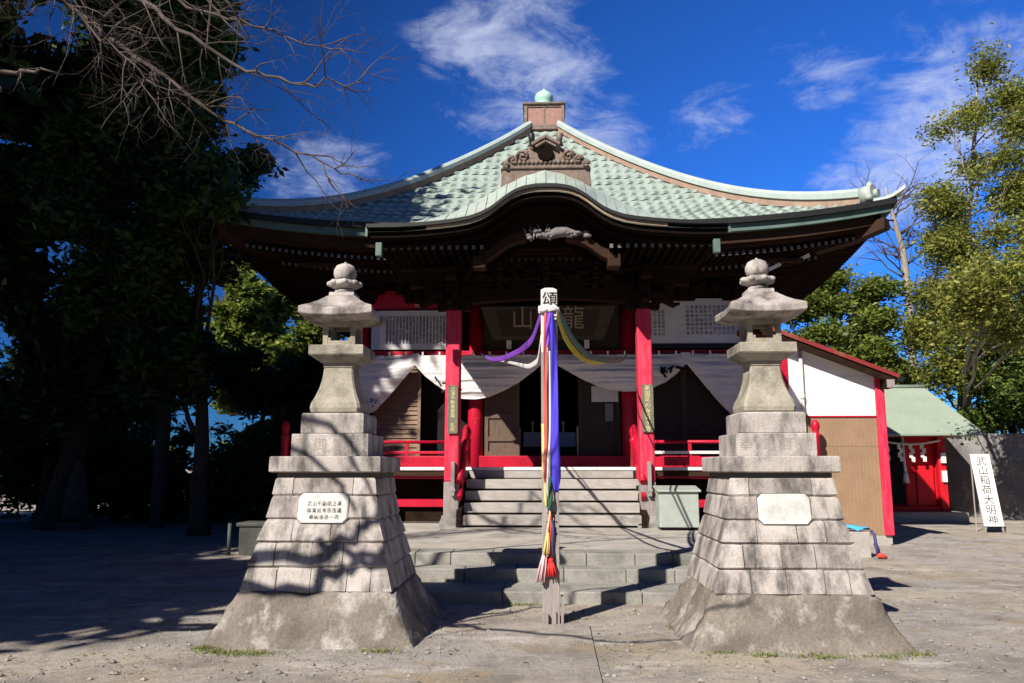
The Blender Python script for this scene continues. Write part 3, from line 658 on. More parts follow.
# ornament on the gable ridge
OY = 14.05; oz = 6.70
q = MB()
q.prism([(-0.84,oz-0.03),(0.84,oz-0.03),(0.80,oz+0.34),(0.66,oz+0.42),(-0.66,oz+0.42),(-0.80,oz+0.34)], OY, OY+0.35)
q.prism([(-0.84,oz+0.30),(-0.68,oz+0.50),(-0.46,oz+0.60),(-0.30,oz+0.70),(-0.16,oz+0.80),(0,oz+0.84),(0.16,oz+0.80),(0.30,oz+0.70),(0.46,oz+0.60),(0.68,oz+0.50),(0.84,oz+0.30)], OY-0.04, OY+0.30)
OR = q.build('gable_ornament', m_orn, PR, bevel=0.02)
q = MB()
for s in (-1,1):
    for cx_, cz_, r_ in ((0.42,0.53,0.12),(0.60,0.46,0.09),(0.74,0.37,0.07),(0.24,0.72,0.07)):
        pts = [(s*(cx_+r_*(1-t*0.075)*math.cos(t*0.8)), OY-0.06, oz+cz_+r_*(1-t*0.075)*math.sin(t*0.8)) for t in range(13)]
        q.tube(pts, 0.028, 6)
for i in range(15):
    x = -0.56+0.08*i; q.ball((x,OY-0.05,oz+0.42),(0.042,0.03,0.045),5)
q.build('scrollwork', m_orn, OR)
q = MB(); q.tube([(0,OY-0.10,oz+0.57),(0,OY-0.055,oz+0.57)],[0.14,0.15],16); q.build('hole_shade_disc', m_gab, OR)  # raised disc coloured black for the dark inside a hole
q = MB()
for s in (-1,1): q.bar((0,OY-0.08,oz+0.88),(s*0.26,OY-0.08,oz+0.73),0.18,0.05); q.bar((0,OY-0.08,oz+0.80),(s*0.19,OY-0.08,oz+0.69),0.14,0.035)
q.build('little_gable_cap', m_orn, OR)
for s in (-1,1):
    q = MB(); q.tube([(s*0.20,OY-0.02,oz+0.66),(s*0.25,OY-0.10,oz+0.80),(s*0.265,OY-0.16,oz+0.94)],[0.05,0.058,0.062],12); q.build('horn_tile', m_gut if s < 0 else m_orn, OR)

# ---- brackets, beams and carved clutter under the eaves
def bracket(x, y, z, sc, parent, along='x'):
    q = MB()
    for t, (w, h) in enumerate(((0.34,0.14),(0.60,0.13),(0.95,0.13))):
        zz = z + t*0.25*sc
        q.box(x-w*sc, x+w*sc, y-0.10*sc, y+0.10*sc, zz, zz+h*sc)
        q.box(x-0.10*sc, x+0.10*sc, y-(w*0.95)*sc, y+0.3*sc, zz+0.003, zz+h*sc-0.003)
        for e in (-1,0,1): q.box(x+e*w*sc*0.88-0.10*sc, x+e*w*sc*0.88+0.10*sc, y-0.12*sc, y+0.12*sc, zz+h*sc, zz+(h+0.11)*sc)
        q.box(x-0.105*sc, x+0.105*sc, y-w*0.95*sc-0.02, y-w*0.95*sc+0.2*sc, zz+h*sc, zz+(h+0.10)*sc)
    return q.build('eave_bracket', m_wood, parent, bevel=0.012)
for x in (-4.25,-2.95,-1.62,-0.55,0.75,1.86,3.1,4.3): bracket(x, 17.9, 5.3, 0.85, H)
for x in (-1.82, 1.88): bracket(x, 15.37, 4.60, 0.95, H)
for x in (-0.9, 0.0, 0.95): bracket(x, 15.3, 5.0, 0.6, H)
q = MB(); rg = []
for i in range(25):
    x = -1.9+3.85*i/24; z = 4.70+0.12*math.sin(math.pi*i/24)
    rg.append([(x,15.24,z),(x,15.5,z),(x,15.5,z+0.36),(x,15.24,z+0.36)])
q.loft(rg, True, 0); q.build('porch_beam', m_wood, H)
q = MB(); q.box(-2.9,2.95,15.2,15.5,5.42,5.52); q.box(-4.6,4.65,17.3,17.5,5.75,5.9); q.box(-5.2,5.2,16.9,17.05,5.98,6.08); q.build('eave_beam', m_wood, H, bevel=0.01)
for s in (-1,1):
    q = MB(); q.loft([[(s*1.85-0.08,y,zc(0)*0+z),(s*1.85+0.08,y,z),(s*1.85+0.08,y,z+0.3),(s*1.85-0.08,y,z+0.3)] for y, z in ((15.4,4.9),(16.2,5.2),(17.2,5.25),(18.1,5.1))], True, 0); q.build('tie_beam', m_wood, H)
    q = MB()   # carved beast noses jutting sideways and forward
    for (dx, dy) in ((s*0.5,0),(0,-0.45)):
        q.tube([(s*1.85,15.37,4.90),(s*1.85+dx*0.6,15.37+dy*0.6,4.92),(s*1.85+dx,15.37+dy,4.80),(s*1.85+dx*1.25,15.37+dy*1.25,4.68),(s*1.85+dx*1.5,15.37+dy*1.5,4.72)],[0.16,0.15,0.11,0.06,0.03],8)
        q.ball((s*1.85+dx*0.6,15.37+dy*0.6,5.03),0.10,6)
    q.build('carved_nose', m_wood, H)
q = MB(); rr = random.Random(11)
for i in range(46):   # carved waves and clouds between the porch pillars
    x = rr.uniform(-1.6,1.65); z = rr.uniform(5.2,5.42); q.ball((x,15.2+rr.uniform(-.04,.04),z),(rr.uniform(.05,.13),.05,rr.uniform(.04,.08)),5)
q.build('carved_frieze', m_wood, H)
for x, z in ((-2.75,5.55),(2.85,5.58)):
    q = MB(); q.box(x-0.05,x+0.05,16.6,17.3,z,z+0.1); q.box(x-0.051,x+0.051,16.595,16.62,z-0.001,z+0.101,1); q.build('tie_end', [m_wood, m_white], H)
for xx, yy, zz in ((4.75,16.75,5.72),(5.35,16.7,5.9)):
    q = MB(); q.bar((xx,yy,zz),(xx+0.25,yy-0.02,zz+0.12),0.05,0.07); q.build('tie_end', m_white, H)
for x in (-4.9,4.95):
    q = MB(); q.box(x-0.5,x+0.5,16.62,16.72,5.86,5.94); q.build('brown_batten', m_woodx, H)

# ------------------------------------------------------------------ things hung on the hall
def top(mb, name, mats, loc, label, cat, group=None, **k):
    o = mb.build(name, mats, None, loc, **k); return tag(o, label, cat, group)
# curtain
TOPZ = 4.07
HEM = [(-4.32,3.55),(-4.25,3.0),(-4.12,2.68),(-3.85,2.80),(-3.5,3.18),(-3.2,3.55),(-2.97,3.84),(-2.75,3.60),(-2.5,3.40),(-2.2,3.20),(-1.9,3.07),(-1.6,3.05),(-1.32,3.10),(-0.95,3.25),(-0.63,3.43),(-0.3,3.68),(-0.02,3.92),
       (0.28,3.80),(0.55,3.64),(0.82,3.49),(1.1,3.36),(1.36,3.27),(1.7,3.22),(2.05,3.23),(2.4,3.32),(2.65,3.43),(2.9,3.62),(3.12,3.85),(3.3,3.62),(3.5,3.36),(3.8,2.98),(4.05,2.72),(4.2,2.62),(4.35,3.0),(4.45,3.6)]
hx = [a for a, b in HEM]; hz_ = [b for a, b in HEM]
TIES = (-4.32,-2.97,-0.02,3.12,4.45)
def curtain(u, v):
    x = -4.32+8.77*u; hem = float(np.interp(x, hx, hz_))
    for a, b in zip(TIES[:-1], TIES[1:]):
        if a <= x <= b+1e-6: w = (x-a)/(b-a); break
    tp = TOPZ - 0.012*abs(math.sin(math.pi*x/0.42)) + (0.04 if min(abs(x-t) for t in TIES) < 0.1 else 0)
    z = tp + (hem-tp)*v
    bell = math.sin(math.pi*w)**0.6
    k = (tp-hem)
    y = 17.78 - 0.10*bell*math.sin(math.pi*min(1,v*0.9)) + bell*(0.013*math.sin(v*k*24+a+2*w)+0.009*math.sin(v*k*43+1.0-3*w)+0.006*math.sin(v*k*71+w*5)+0.012*math.sin(v*5+w*3))
    return (x, y, z)
q = MB(); q.sheet(curtain, 240, 60)
for t in [-4.32+0.38*i for i in range(24)]:
    q.box(t-0.02, t+0.02, 17.77, 17.80, TOPZ-0.04, TOPZ+0.07)
cu = top(q, 'temple_curtain', m_cloth, (0,17.8,TOPZ), 'white cotton curtain tied up in swags across the front of the hall', 'curtain', solid=0.006)
def blot(q, cx_, cz_, y, seed, sc):
    r = random.Random(seed)
    for i in range(9):
        a = r.uniform(0,6.28); x0 = cx_+r.uniform(-.2,.2)*sc; z0 = cz_+r.uniform(-.12,.12)*sc
        q.bar((x0,y,z0),(x0+0.18*sc*math.cos(a),y,z0+0.10*sc*math.sin(a)),0.01,0.045*sc)
q = MB(); blot(q,-2.25,3.38,17.62,3,1.0); q.build('black_crest', m_ink, cu)
q = MB(); blot(q,2.72,3.68,17.64,4,1.15); q.build('black_crest', m_ink, cu)
q = MB(); blot(q,-3.95,3.0,17.70,5,0.6); q.build('black_crest', m_ink, cu)
# text boards
SUTRA = '摩訶般若波羅蜜多心経観自在菩薩行深般若波羅蜜多時照見五蘊皆空度一切苦厄舎利子色不異空空不異色色即是空空即是色受想行識亦復如是舎利子是諸法空相不生不滅不垢不浄不増不減是故空中無色無受想行識無眼耳鼻舌身意無色声香味触法無眼界乃至無意識界無無明亦無無明尽乃至無老死亦無老死尽無苦集滅道無智亦無得以無所得故菩提薩埵依般若波羅蜜多故心無罣礙無罣礙故無有恐怖遠離一切顛倒夢想究竟涅槃三世諸仏依般若波羅蜜多故得阿耨多羅三藐三菩提故知般若波羅蜜多是大神呪是大明呪是無上呪是無等等呪能除一切苦真実不虚故説般若波羅蜜多呪即説呪曰羯諦羯諦波羅羯諦波羅僧羯諦菩提薩婆訶般若心経'
def columns(text, ncol, nrow):
    rows = []
    for r in range(nrow): rows.append(''.join((text[(c*nrow+r) % len(text)]) for c in reversed(range(ncol))))
    return '\n'.join(rows)
q = MB(); q.box(-4.02,-2.12,17.93,17.97,4.22,5.13); b1 = top(q, 'text_board', m_board, (-3.07,17.95,4.22), 'white board densely covered with small characters above the left of the curtain', 'text board', bevel=0.006)
q = MB(); q.box(-4.02,-3.83,17.925,17.929,4.225,5.125); q.build('blue_margin', m_boardb, b1)
lettering(columns(SUTRA,19,14), 0.064, (-2.96,17.927,4.675), m_inkb, b1, line=0.72, char=1.42, depth=0.001)
q = MB(); q.box(2.08,4.42,17.93,17.97,4.32,5.36); b2 = top(q, 'text_board', m_board, (3.25,17.95,4.32), 'white board with widely spaced columns of larger characters, right of the name plaque', 'text board', bevel=0.006)
lettering(columns(SUTRA[40:],11,7), 0.088, (3.72,17.927,4.86), m_inkb, b2, line=1.13, char=1.28, depth=0.001)
lettering(columns(SUTRA[10:],4,7), 0.075, (2.52,17.927,4.80), m_inkb, b2, line=1.15, char=1.5, depth=0.001)
q = MB(); q.box(2.05,4.44,17.90,17.98,4.21,4.316); q.build('lower_frame', m_gut, b2); 
# name plaque, leaning forward
q = MB(); q.add([(-1.20,17.72,4.40),(1.28,17.72,4.40),(1.55,17.42,5.10),(-1.47,17.42,5.10),(-1.20,17.80,4.40),(1.28,17.80,4.40),(1.55,17.50,5.10),(-1.47,17.50,5.10)],[(0,1,2,3),(7,6,5,4),(0,4,5,1),(1,5,6,2),(2,6,7,3),(3,7,4,0)])
pq = top(q, 'name_plaque', m_plqf, (0.04,17.7,4.40), 'dark wooden name plaque with three big pale characters hung over the entrance', 'plaque')
q = MB(); q.add([(-0.98,17.68,4.47),(1.06,17.68,4.47),(1.22,17.444,5.02),(-1.14,17.444,5.02)],[(0,1,2,3)]); q.build('plaque_field', m_plq, pq)
lettering('山塚龍', 0.52, (0.04,17.50,4.865), m_goldp, pq, char=1.18, lean=-0.4286, depth=0.008)
for x in (-0.85, 0.92):
    q = MB(); q.box(x-0.055,x+0.055,17.90,17.955,4.22,4.46); o = top(q, 'paper_charm', m_white, (x,17.93,4.22), 'small white paper charm under the %s end of the name plaque' % ('left' if x < 0 else 'right'), 'charm')
# plank signs on the porch pillars
for X, z0, z1, body, sz, w, lab in ((-1.80, 2.20, 3.10, '三\n浦\n不\n動\n尊\n霊\n場\n\n札\n所', 0.088, 0.17, 'narrow grey plank sign with small yellow characters nailed to the left porch pillar'),
                              (1.90, 2.22, 3.10, '東\n国\n花\n の\n寺\n百\n ヶ\n寺', 0.112, 0.20, 'narrow grey plank sign with large yellow characters nailed to the right porch pillar')):
    q = MB(); q.box(X-w/2, X+w/2, 15.16, 15.195, z0, z1)
    o = top(q, 'plank_sign', m_slat, (X,15.18,z0), lab, 'sign', bevel=0.004)
    q = MB(); q.box(X-w/2-0.008,X+w/2+0.008,15.155,15.16,z0-0.01,z0+0.012); q.box(X-w/2-0.008,X+w/2+0.008,15.155,15.16,z1-0.012,z1+0.01); q.box(X-w/2-0.01,X-w/2+0.01,15.155,15.16,z0,z1); q.box(X+w/2-0.01,X+w/2+0.01,15.155,15.16,z0,z1); q.build('frame', m_slat, o)
    lettering(body.replace(' ', ''), sz, (X,15.157,(z0+z1)/2), m_gold, o, line=0.98 if X > 0 else 0.98, depth=0.004)
# notices on the door and the altar inside
q = MB(); q.box(1.02,1.62,18.09,18.105,3.02,3.38); top(q,'paper_notice', m_board,(1.3,18.1,3.02),'white paper sheet pinned high on the dark right entrance door','notice')
q = MB(); q.box(1.32,1.50,18.08,18.10,2.58,2.98); o = top(q,'door_tablet', material('grey tablet',(0.2,0.2,0.21)),(1.4,18.1,2.58),'small grey upright tablet below the white sheet on the right door','tablet')
A = thing('altar', (0.05, 20.2, FZ), 'low altar with a pale cloth front just inside the dark doorway', 'altar')
q = MB(); q.box(-0.55,0.70,20.0,20.7,FZ,2.36); q.build('altar_table', m_dkdoor, A)
q = MB(); q.box(-0.57,0.72,19.97,20.72,2.36,2.42); q.box(-0.57,0.72,19.96,19.985,2.06,2.36); q.build('altar_cloth', m_boardb, A)
q = MB(); q.lathe([(0.05,0),(0.03,0.05),(0.025,0.2),(0.06,0.24),(0.015,0.3)],(-0.35,20.2,2.42),10); q.build('candlestick', m_gold, A)
q = MB(); q.lathe([(0.05,0),(0.03,0.05),(0.025,0.2),(0.06,0.24),(0.015,0.3)],(0.42,20.2,2.42),10); q.build('candlestick', m_gold, A)
q = MB(); q.box(-0.72,-0.62,19.0,19.08,FZ,2.48); top(q,'pale_stand',m_boardb,(-0.67,19,FZ),'slender pale blue stand at the left edge of the open doorway','stand')
q = MB(); q.box(0.70,0.735,18.7,18.75,FZ,2.5); top(q,'white_pole',m_white,(0.72,18.7,FZ),'thin white upright pole at the right edge of the open doorway','pole')

# ------------------------------------------------------------------ stone lanterns
def block_course(q, z0, z1, h0, h1, joints, seed, fjoint=True):
    """one course of blocks round a square plan, with cut joints; joints are fractions on each face"""
    r = random.Random(seed); d = 0.019
    def ring(z, h, inset):
        pts = []
        tone = []
        for k in range(4):
            js = joints[k % len(joints)]
            seq = [(-1, 0)]
            for j in js: jj = j*(h0+h1)/2/h; seq += [(jj-0.004/h, 0), (jj, 1), (jj+0.004/h, 0)]
            for s_, v in seq:
                hh = h-inset-(0.010 if v else 0)
                x, y = s_*(h-inset), -hh
                for _ in range(k): x, y = -y, x
                pts.append((x+r.uniform(-.004,.004), y+r.uniform(-.004,.004), z+r.uniform(-.004,.004)))
        return pts
    rings = [ring(z0, h0, 0.017), ring(z0+d, h0, 0.0), ring(z1-d, h1, 0.0), ring(z1, h1, 0.017)]
    o = len(q.f); q.loft(rings, True, 0)
    n = len(rings[0]); tones = []
    for k in range(4):
        js = joints[k % len(joints)]; t = r.randrange(3); tones.append(t)
        for j in js: tones += [3, 3, (t := r.randrange(3))]
    for a in range(3):
        for i in range(n): q.m[o+a*n+i] = tones[i] if a == 1 else (tones[i])
def stone_lantern(loc, label):
    Lr = thing('stone_lantern', loc, label, 'stone lantern', 'pair of tall stone lanterns before the stairs')
    x0, y0 = loc[0], loc[1]
    def W_(q): q.v = [(a*0.94+x0, b*0.94+y0, c) for a, b, c in q.v]; return q
    # footing
    rings = []; rr = random.Random(5); N_ = 30
    prof_f = [(1.055,-0.06),(1.035,0.0),(0.995,0.05),(0.95,0.11),(0.905,0.17),(0.865,0.24),(0.83,0.30),(0.80,0.36),(0.775,0.405),(0.755,0.43),(0.72,0.438)]
    for t, (h, z) in enumerate(prof_f):
        ring = []
        for k in range(4):
            for i in range(N_):
                s_ = -1+2*i/N_
                j = 0.014*math.sin(5*s_+k*2+t*0.5)+0.010*math.sin(13*s_+k+t*1.9)+rr.uniform(-.007,.007)
                cr_ = 0.022*max(0, abs(s_)-0.86)/0.14*(1 if (k+t) % 3 else 0.3)
                a, b = s_*(h-cr_), -(h-cr_+j)
                for _ in range(k): a, b = -b, a
                zz = z+rr.uniform(-.008,.008) if 0 < t < 9 else z
                if t in (8, 9): zz += 0.018*math.sin(9*s_+k*1.7)+rr.uniform(-.012,.008)
                ring.append((a, b, zz))
        rings.append(ring)
    q = MB(); q.loft(rings, True, 0, True); W_(q).build('footing', m_foot, Lr)
    q = MB()
    cs = [(0.425,0.642,0.742,0.690,((-.55,-.08,.42,.74),(-.4,.3))),(0.645,0.860,0.688,0.634,((-.66,-.12,.36),(-.2,.45))),(0.863,1.068,0.632,0.574,((-.48,.16,.62),(-.5,.1))),(1.071,1.283,0.572,0.536,((-.42,.45),(-.3,.4))),(1.286,1.458,0.534,0.510,((-.62,.55),(-.1,.5)))]
    for i, (za, zb, ha, hb, js) in enumerate(cs): block_course(q, za, zb, ha, hb, js, i*7+3)
    W_(q).build('block_body', m_stone+[m_joint], Lr)
    # marble panel leaning with the batter
    q = MB(); hw, c = 0.255, 0.045
    poly = [(-hw,c),(-hw+c,0),(hw-c,0),(hw,c),(hw,0.275-c),(hw-c,0.275),(-hw+c,0.275),(-hw,0.275-c)]
    zb = 1.035
    def fy(z): return -float(np.interp(z, [0.863,1.07,1.283], [0.632,0.573,0.535]))
    q.loft([[(x, fy(zb+z)+0.06, zb+z) for x, z in poly], [(x, fy(zb+z)-0.008, zb+z) for x, z in poly], [(x*0.96, fy(zb+z)-0.016, zb+0.1375+(z-0.1375)*0.95) for x, z in poly]], True, 0)
    pn = W_(q).build('inscribed_panel', m_plaque, Lr)
    q = MB(); q.loft([[(x*1.03, fy(zb+z)+0.02, zb+0.1375+(z-0.1375)*1.05) for x, z in poly],[(x*1.03, fy(zb+z)-0.003, zb+0.1375+(z-0.1375)*1.05) for x, z in poly]], True, 0); W_(q).build('panel_recess', m_joint, Lr)
    lettering('武山不動明王尊\n御寶前常夜燈籠\n奉納信徒一同', 0.044, (x0, y0-0.60*0.94, 1.175), m_ins2, pn, line=1.35, char=1.15, depth=0.002, lean=0.23)
    q = MB(); q.square([(0.548,1.503),(0.568,1.515),(0.566,1.645),(0.555,1.656)]); q.square([(0.500,1.4585),(0.500,1.502)], mi=1); W_(q).build('cap_slab', [m_stone[1], m_joint], Lr)
    q = MB(); q.square([(0.40,1.657),(0.402,1.67),(0.400,1.868),(0.392,1.876)]); pb = W_(q).build('inscribed_block', m_stone[0], Lr)
    lettering('奉 御 寶 前', 0.135, (x0, y0-0.4005*0.94, 1.775), m_ins, pb, depth=0.0012, char=1.12)
    q = MB(); q.square([(0.322,1.877),(0.330,1.888),(0.330,2.065),(0.315,2.083)]); W_(q).build('plinth', m_stone[1], Lr)
    prof = [(0.24,2.084),(0.262,2.10),(0.27,2.14),(0.26,2.19),(0.226,2.26),(0.195,2.34),(0.174,2.42),(0.163,2.50),(0.158,2.55),(0.168,2.557),(0.168,2.598)]
    def rsq(h, z, c=0.12):
        k = h*c; return [(-h+k,-h,z),(h-k,-h,z),(h,-h+k,z),(h,h-k,z),(h-k,h,z),(-h+k,h,z),(-h,h-k,z),(-h,-h+k,z)]
    q = MB(); q.loft([rsq(h, z, 0.10) for h, z in prof], True, 0); W_(q).build('shaft', m_stone_dk, Lr)
    q = MB(); q.square([(0.185,2.60),(0.20,2.612),(0.285,2.668),(0.294,2.68),(0.294,2.765),(0.286,2.772)]); W_(q).build('middle_platform', m_stone_dk, Lr)
    q = MB(); w, t = 0.176, 0.052
    for sx in (-1,1):
        for sy in (-1,1): q.box(sx*(w-t/2)-t/2, sx*(w-t/2)+t/2, sy*(w-t/2)-t/2, sy*(w-t/2)+t/2, 2.773, 3.02)
    for k in range(4):
        for (a0, a1, za, zb_) in ((-w+t,w-t,2.773,2.83),(-w+t,-w+t+0.03,2.83,2.86),(w-t-0.03,w-t,2.83,2.86),(-w+t,w-t,2.975,3.02)):
            vs = [(a,b,c_) for c_ in (za,zb_) for a, b in ((a0,-w+0.004),(a1,-w+0.004),(a1,-w+t),(a0,-w+t))]
            for _ in range(k): vs = [(-b,a,c_) for a, b, c_ in vs]
            q.add(vs, [(0,3,2,1),(4,5,6,7),(0,1,5,4),(1,2,6,5),(2,3,7,6),(3,0,4,7)])
    W_(q).build('fire_box', m_stone_dk, Lr)
    # roof with upturned corners
    q = MB(); rings = []
    def rr_(h, z, lift, n=8):
        ring = []
        for k in range(4):
            for i in range(n):
                s_ = -1+2*i/n; a, b = s_*h, -h
                for _ in range(k): a, b = -b, a
                ring.append((a, b, z+lift*abs(s_)**3))
        return ring
    for h, z, l in ((0.20,3.021,0),(0.32,3.042,0.004),(0.388,3.062,0.02),(0.394,3.07,0.022),(0.394,3.122,0.03),(0.375,3.14,0.025),(0.30,3.185,0.012),(0.235,3.23,0.006),(0.18,3.275,0.003),(0.155,3.30,0)): rings.append(rr_(h, z, l))
    q.loft(rings, True, 0); W_(q).build('lantern_roof', m_stone[2], Lr)
    q = MB(); q.square([(0.135,3.301),(0.14,3.306),(0.135,3.345)]); q.lathe([(0.09,3.346),(0.11,3.37),(0.10,3.395)],n=20)
    q.lathe([(0.10,3.396),(0.165,3.425),(0.175,3.45),(0.16,3.475),(0.105,3.492)],n=20)
    for k in range(8):
        a = k*math.pi/4+0.2; q.ball((0.155*math.cos(a),0.155*math.sin(a),3.452),(0.045,0.045,0.032),6)
    q.lathe([(0.085,3.493),(0.112,3.515),(0.126,3.555),(0.124,3.60),(0.10,3.645),(0.055,3.668),(0.018,3.676),(0.010,3.692)],n=22)
    W_(q).build('jewel_top', m_stone_dk if False else m_stone[0], Lr)
    return Lr
SL = stone_lantern((2.145,8.1,0), 'tall pale stone lantern right of the ribboned post, fully in the sun')
S2 = copy_thing(SL, (-2.145,8.1,0), 'tall stone lantern left of the ribboned post, crossed by dark branch shadows')

for ch in list(SL.children):      # the right lantern's panel has weathered blank
    if ch.name.startswith('inscribed_panel'):
        for g_ in list(ch.children): bpy.data.objects.remove(g_)
# ------------------------------------------------------------------ ribboned post
PO = thing('memorial_post', (0,8.44,0), 'tall squared wooden post wrapped with hanging coloured ribbons at the foot of the steps', 'wooden post')
q = MB(); w = 0.088
def sq_(h, z, xo=0): return [(-h+xo,8.44-h,z),(h+xo,8.44-h,z),(h+xo,8.44+h,z),(-h+xo,8.44+h,z)]
q.loft([sq_(w,-0.1), sq_(w,2.75)], True, 0); q.build('post_shaft', m_post, PO, bevel=0.006)
q = MB(); q.loft([sq_(w-0.001,2.751), sq_(w-0.001,3.435), sq_(0.05,3.462), sq_(0.015,3.472)], True, 0); q.build('post_top', m_postw, PO, bevel=0.006)
q = MB(); q.box(-0.10,-0.03,8.30,8.345,0,0.10); q.box(0.035,0.05,8.33,8.35,0,0.12); q.box(0.10,0.125,8.36,8.5,0,0.26); q.build('stake', m_post, PO)
lettering('頌', 0.165, (0.008,8.348,3.335), m_ink, PO, depth=0.002)
lettering('天', 0.125, (0.025,8.348,3.13), m_ink, PO, depth=0.002)
lettering('五\n色', 0.125, (0.012,8.348,0.98), m_ink, PO, depth=0.002)
q = MB()
for dz in (0,0.028,-0.024): q.tube([(-0.098,8.342,3.215+dz),(0.0,8.338,3.225+dz),(0.098,8.342,3.215-dz*0.4),(0.1,8.44,3.22),(0.098,8.54,3.22),(-0.098,8.54,3.22),(-0.1,8.44,3.22),(-0.098,8.342,3.215+dz)], 0.017, 7)
q.ball((-0.06,8.325,3.205),(0.05,0.03,0.03),6)
q.build('white_tie', m_wht, PO)
def ribbon(name, pts, w, mat, label, twist=0.0, w1=None, wave=0.0, seed=0):
    """a hanging strip of cloth, tied to the post"""
    pts = [Vector(p) for p in pts]; q = MB(); L_ = []; n = 40
    xs_ = np.linspace(0, 1, len(pts)); tt = np.linspace(0, 1, n+1)
    P = np.stack([np.interp(tt, xs_, [p[i] for p in pts]) for i in range(3)], 1)
    for _ in range(3): P[1:-1] = (P[:-2]+2*P[1:-1]+P[2:])/4
    vs = []
    for i in range(n+1):
        t = tt[i]; ww = w + ((w1 or w)-w)*t; a = twist*t + 0.25*math.sin(6*t+seed)
        d = Vector(P[min(i+1,n)])-Vector(P[max(i-1,0)])
        up = Vector((0,0,1)) if abs(d.normalized().z) < 0.7 else Vector((1,0,0))
        if up.z == 1: side = (up*math.cos(a) + Vector((0,-1,0))*math.sin(a))
        else: side = Vector((math.cos(a), math.sin(a), 0))
        p = Vector(P[i]); ww *= 1-0.6*max(0, (t-0.88)/0.12)
        for j in range(5):
            s_ = -1+j*0.5
            vs.append(p + side*(ww/2*s_) + Vector((0, -1, 0))*(wave*math.sin(s_*2.2+t*9+seed)))
    q.add(vs, [(i*5+j, i*5+j+1, i*5+j+6, i*5+j+5) for i in range(n) for j in range(4)], 0, True)
    return top(q, name, mat, pts[0], label, 'ribbon', 'coloured ribbons tied to the post', solid=0.004)
fy = 8.30
ribbon('cloth_ribbon', [(0.02,fy,3.17),(0.045,fy-0.01,2.9),(0.05,fy-0.02,2.4),(0.05,fy-0.01,1.9),(0.062,fy-0.01,1.55),(0.06,fy-0.01,1.30)], 0.055, m_blu, 'broad ultramarine blue ribbon hanging straight down the front of the post', w1=0.10, wave=0.016, seed=1)
ribbon('cloth_ribbon', [(-0.03,fy,3.17),(-0.045,fy-0.01,2.8),(-0.045,fy,2.3),(-0.04,fy,1.8),(-0.055,fy,1.5),(-0.05,fy,1.4)], 0.04, m_org, 'coral red ribbon hanging down the left of the post face', w1=0.035, wave=0.012, seed=2)
ribbon('cloth_ribbon', [(0.0,fy+0.02,3.17),(-0.005,fy+0.02,2.7),(-0.002,fy+0.015,2.0),(-0.02,fy+0.01,1.4),(-0.02,fy+0.01,1.15)], 0.026, m_wht, 'thin white ribbon hanging between the coral and the blue one', w1=0.04, wave=0.008, seed=3)
ribbon('cloth_ribbon', [(-0.005,fy-0.012,3.17),(-0.02,fy-0.012,3.0),(-0.022,fy-0.015,2.8)], 0.05, m_pur, 'short violet strip lying at the top of the coral ribbon', w1=0.03, wave=0.01, seed=4)
ribbon('cloth_ribbon', [(-0.075,fy+0.02,2.0),(-0.068,fy+0.01,1.6),(-0.06,fy,1.35),(-0.045,fy,1.15)], 0.03, m_tasy, 'ochre yellow strip on the left edge of the post, above the tassels', wave=0.008, seed=5)
ribbon('cloth_ribbon', [(0.0,fy-0.016,1.45),(-0.005,fy-0.016,1.28),(-0.01,fy-0.016,1.12)], 0.03, m_emer, 'short emerald green ribbon end below the coral ribbon', w1=0.04, wave=0.012, seed=6)
# ribbons that run back to the hall
ribbon('cloth_ribbon', [(-0.09,8.46,3.18),(-0.2,9.6,3.08),(-0.4,11.0,3.15),(-0.72,12.8,3.30),(-1.0,14.2,3.47),(-1.3,16.0,3.80),(-1.5,17.9,4.12)], 0.11, m_pur, 'purple ribbon sweeping from the post back to the left of the hall', twist=0.5, w1=0.06, seed=1)
ribbon('cloth_ribbon', [(-0.09,8.46,2.92),(-0.13,9.0,2.74),(-0.25,9.8,2.78),(-0.5,11.5,3.05),(-0.9,14.5,3.5),(-1.3,17.9,4.06)], 0.085, m_wht, 'white ribbon drooping low from the post back to the left of the hall', twist=0.6, w1=0.02, seed=2)
ribbon('cloth_ribbon', [(0.09,8.46,3.22),(0.33,10.0,3.12),(0.6,11.6,3.16),(1.0,13.2,3.3),(1.45,15.2,3.58),(1.85,17.9,4.12)], 0.13, m_grn, 'dull green ribbon sweeping from the post back to the right of the hall', twist=0.3, w1=0.05, seed=3)
ribbon('cloth_ribbon', [(0.09,8.40,3.17),(0.16,8.95,3.06),(0.27,9.7,3.02),(0.45,10.8,3.03),(0.68,12.1,3.12),(1.2,14.8,3.5),(1.6,17.9,4.1)], 0.15, m_yel, 'bright yellow ribbon twisting beside the dull green one', twist=0.9, w1=0.02, seed=3)
# cords and tassels
def tassel(x, z0, z1, lean, r, m, label):
    q = MB(); rr = random.Random(int(z0*100))
    q.tube([(0.0,8.335,1.12),(x*0.6,8.32,(1.12+z0)/2),(x,8.31,z0)],0.010,6)
    q.ball((x,8.31,z0),(r*0.55,r*0.55,r*0.6),6)
    for i in range(26):
        a = rr.uniform(0,6.28); k = rr.uniform(0.3,1)
        q.tube([(x+0.3*r*math.cos(a),8.31+0.3*r*math.sin(a),z0),(x+lean*0.5+r*0.8*k*math.cos(a),8.30+r*0.8*k*math.sin(a),(z0+z1)/2),(x+lean+r*k*math.cos(a),8.295+r*k*math.sin(a),z1+rr.uniform(0,0.03))],[0.008,0.008,0.006],5)
    return top(q,'tassel',m,(x,8.31,z1),label,'tassel','tassels hanging low on the post')
tassel(-0.055,0.72,0.40,-0.05,0.045,m_tasp,'pale pink tassel hanging lowest at the left edge of the post')
tassel(0.0,0.62,0.46,0.01,0.052,m_tasr,'bright red tassel hanging at the middle of the post')
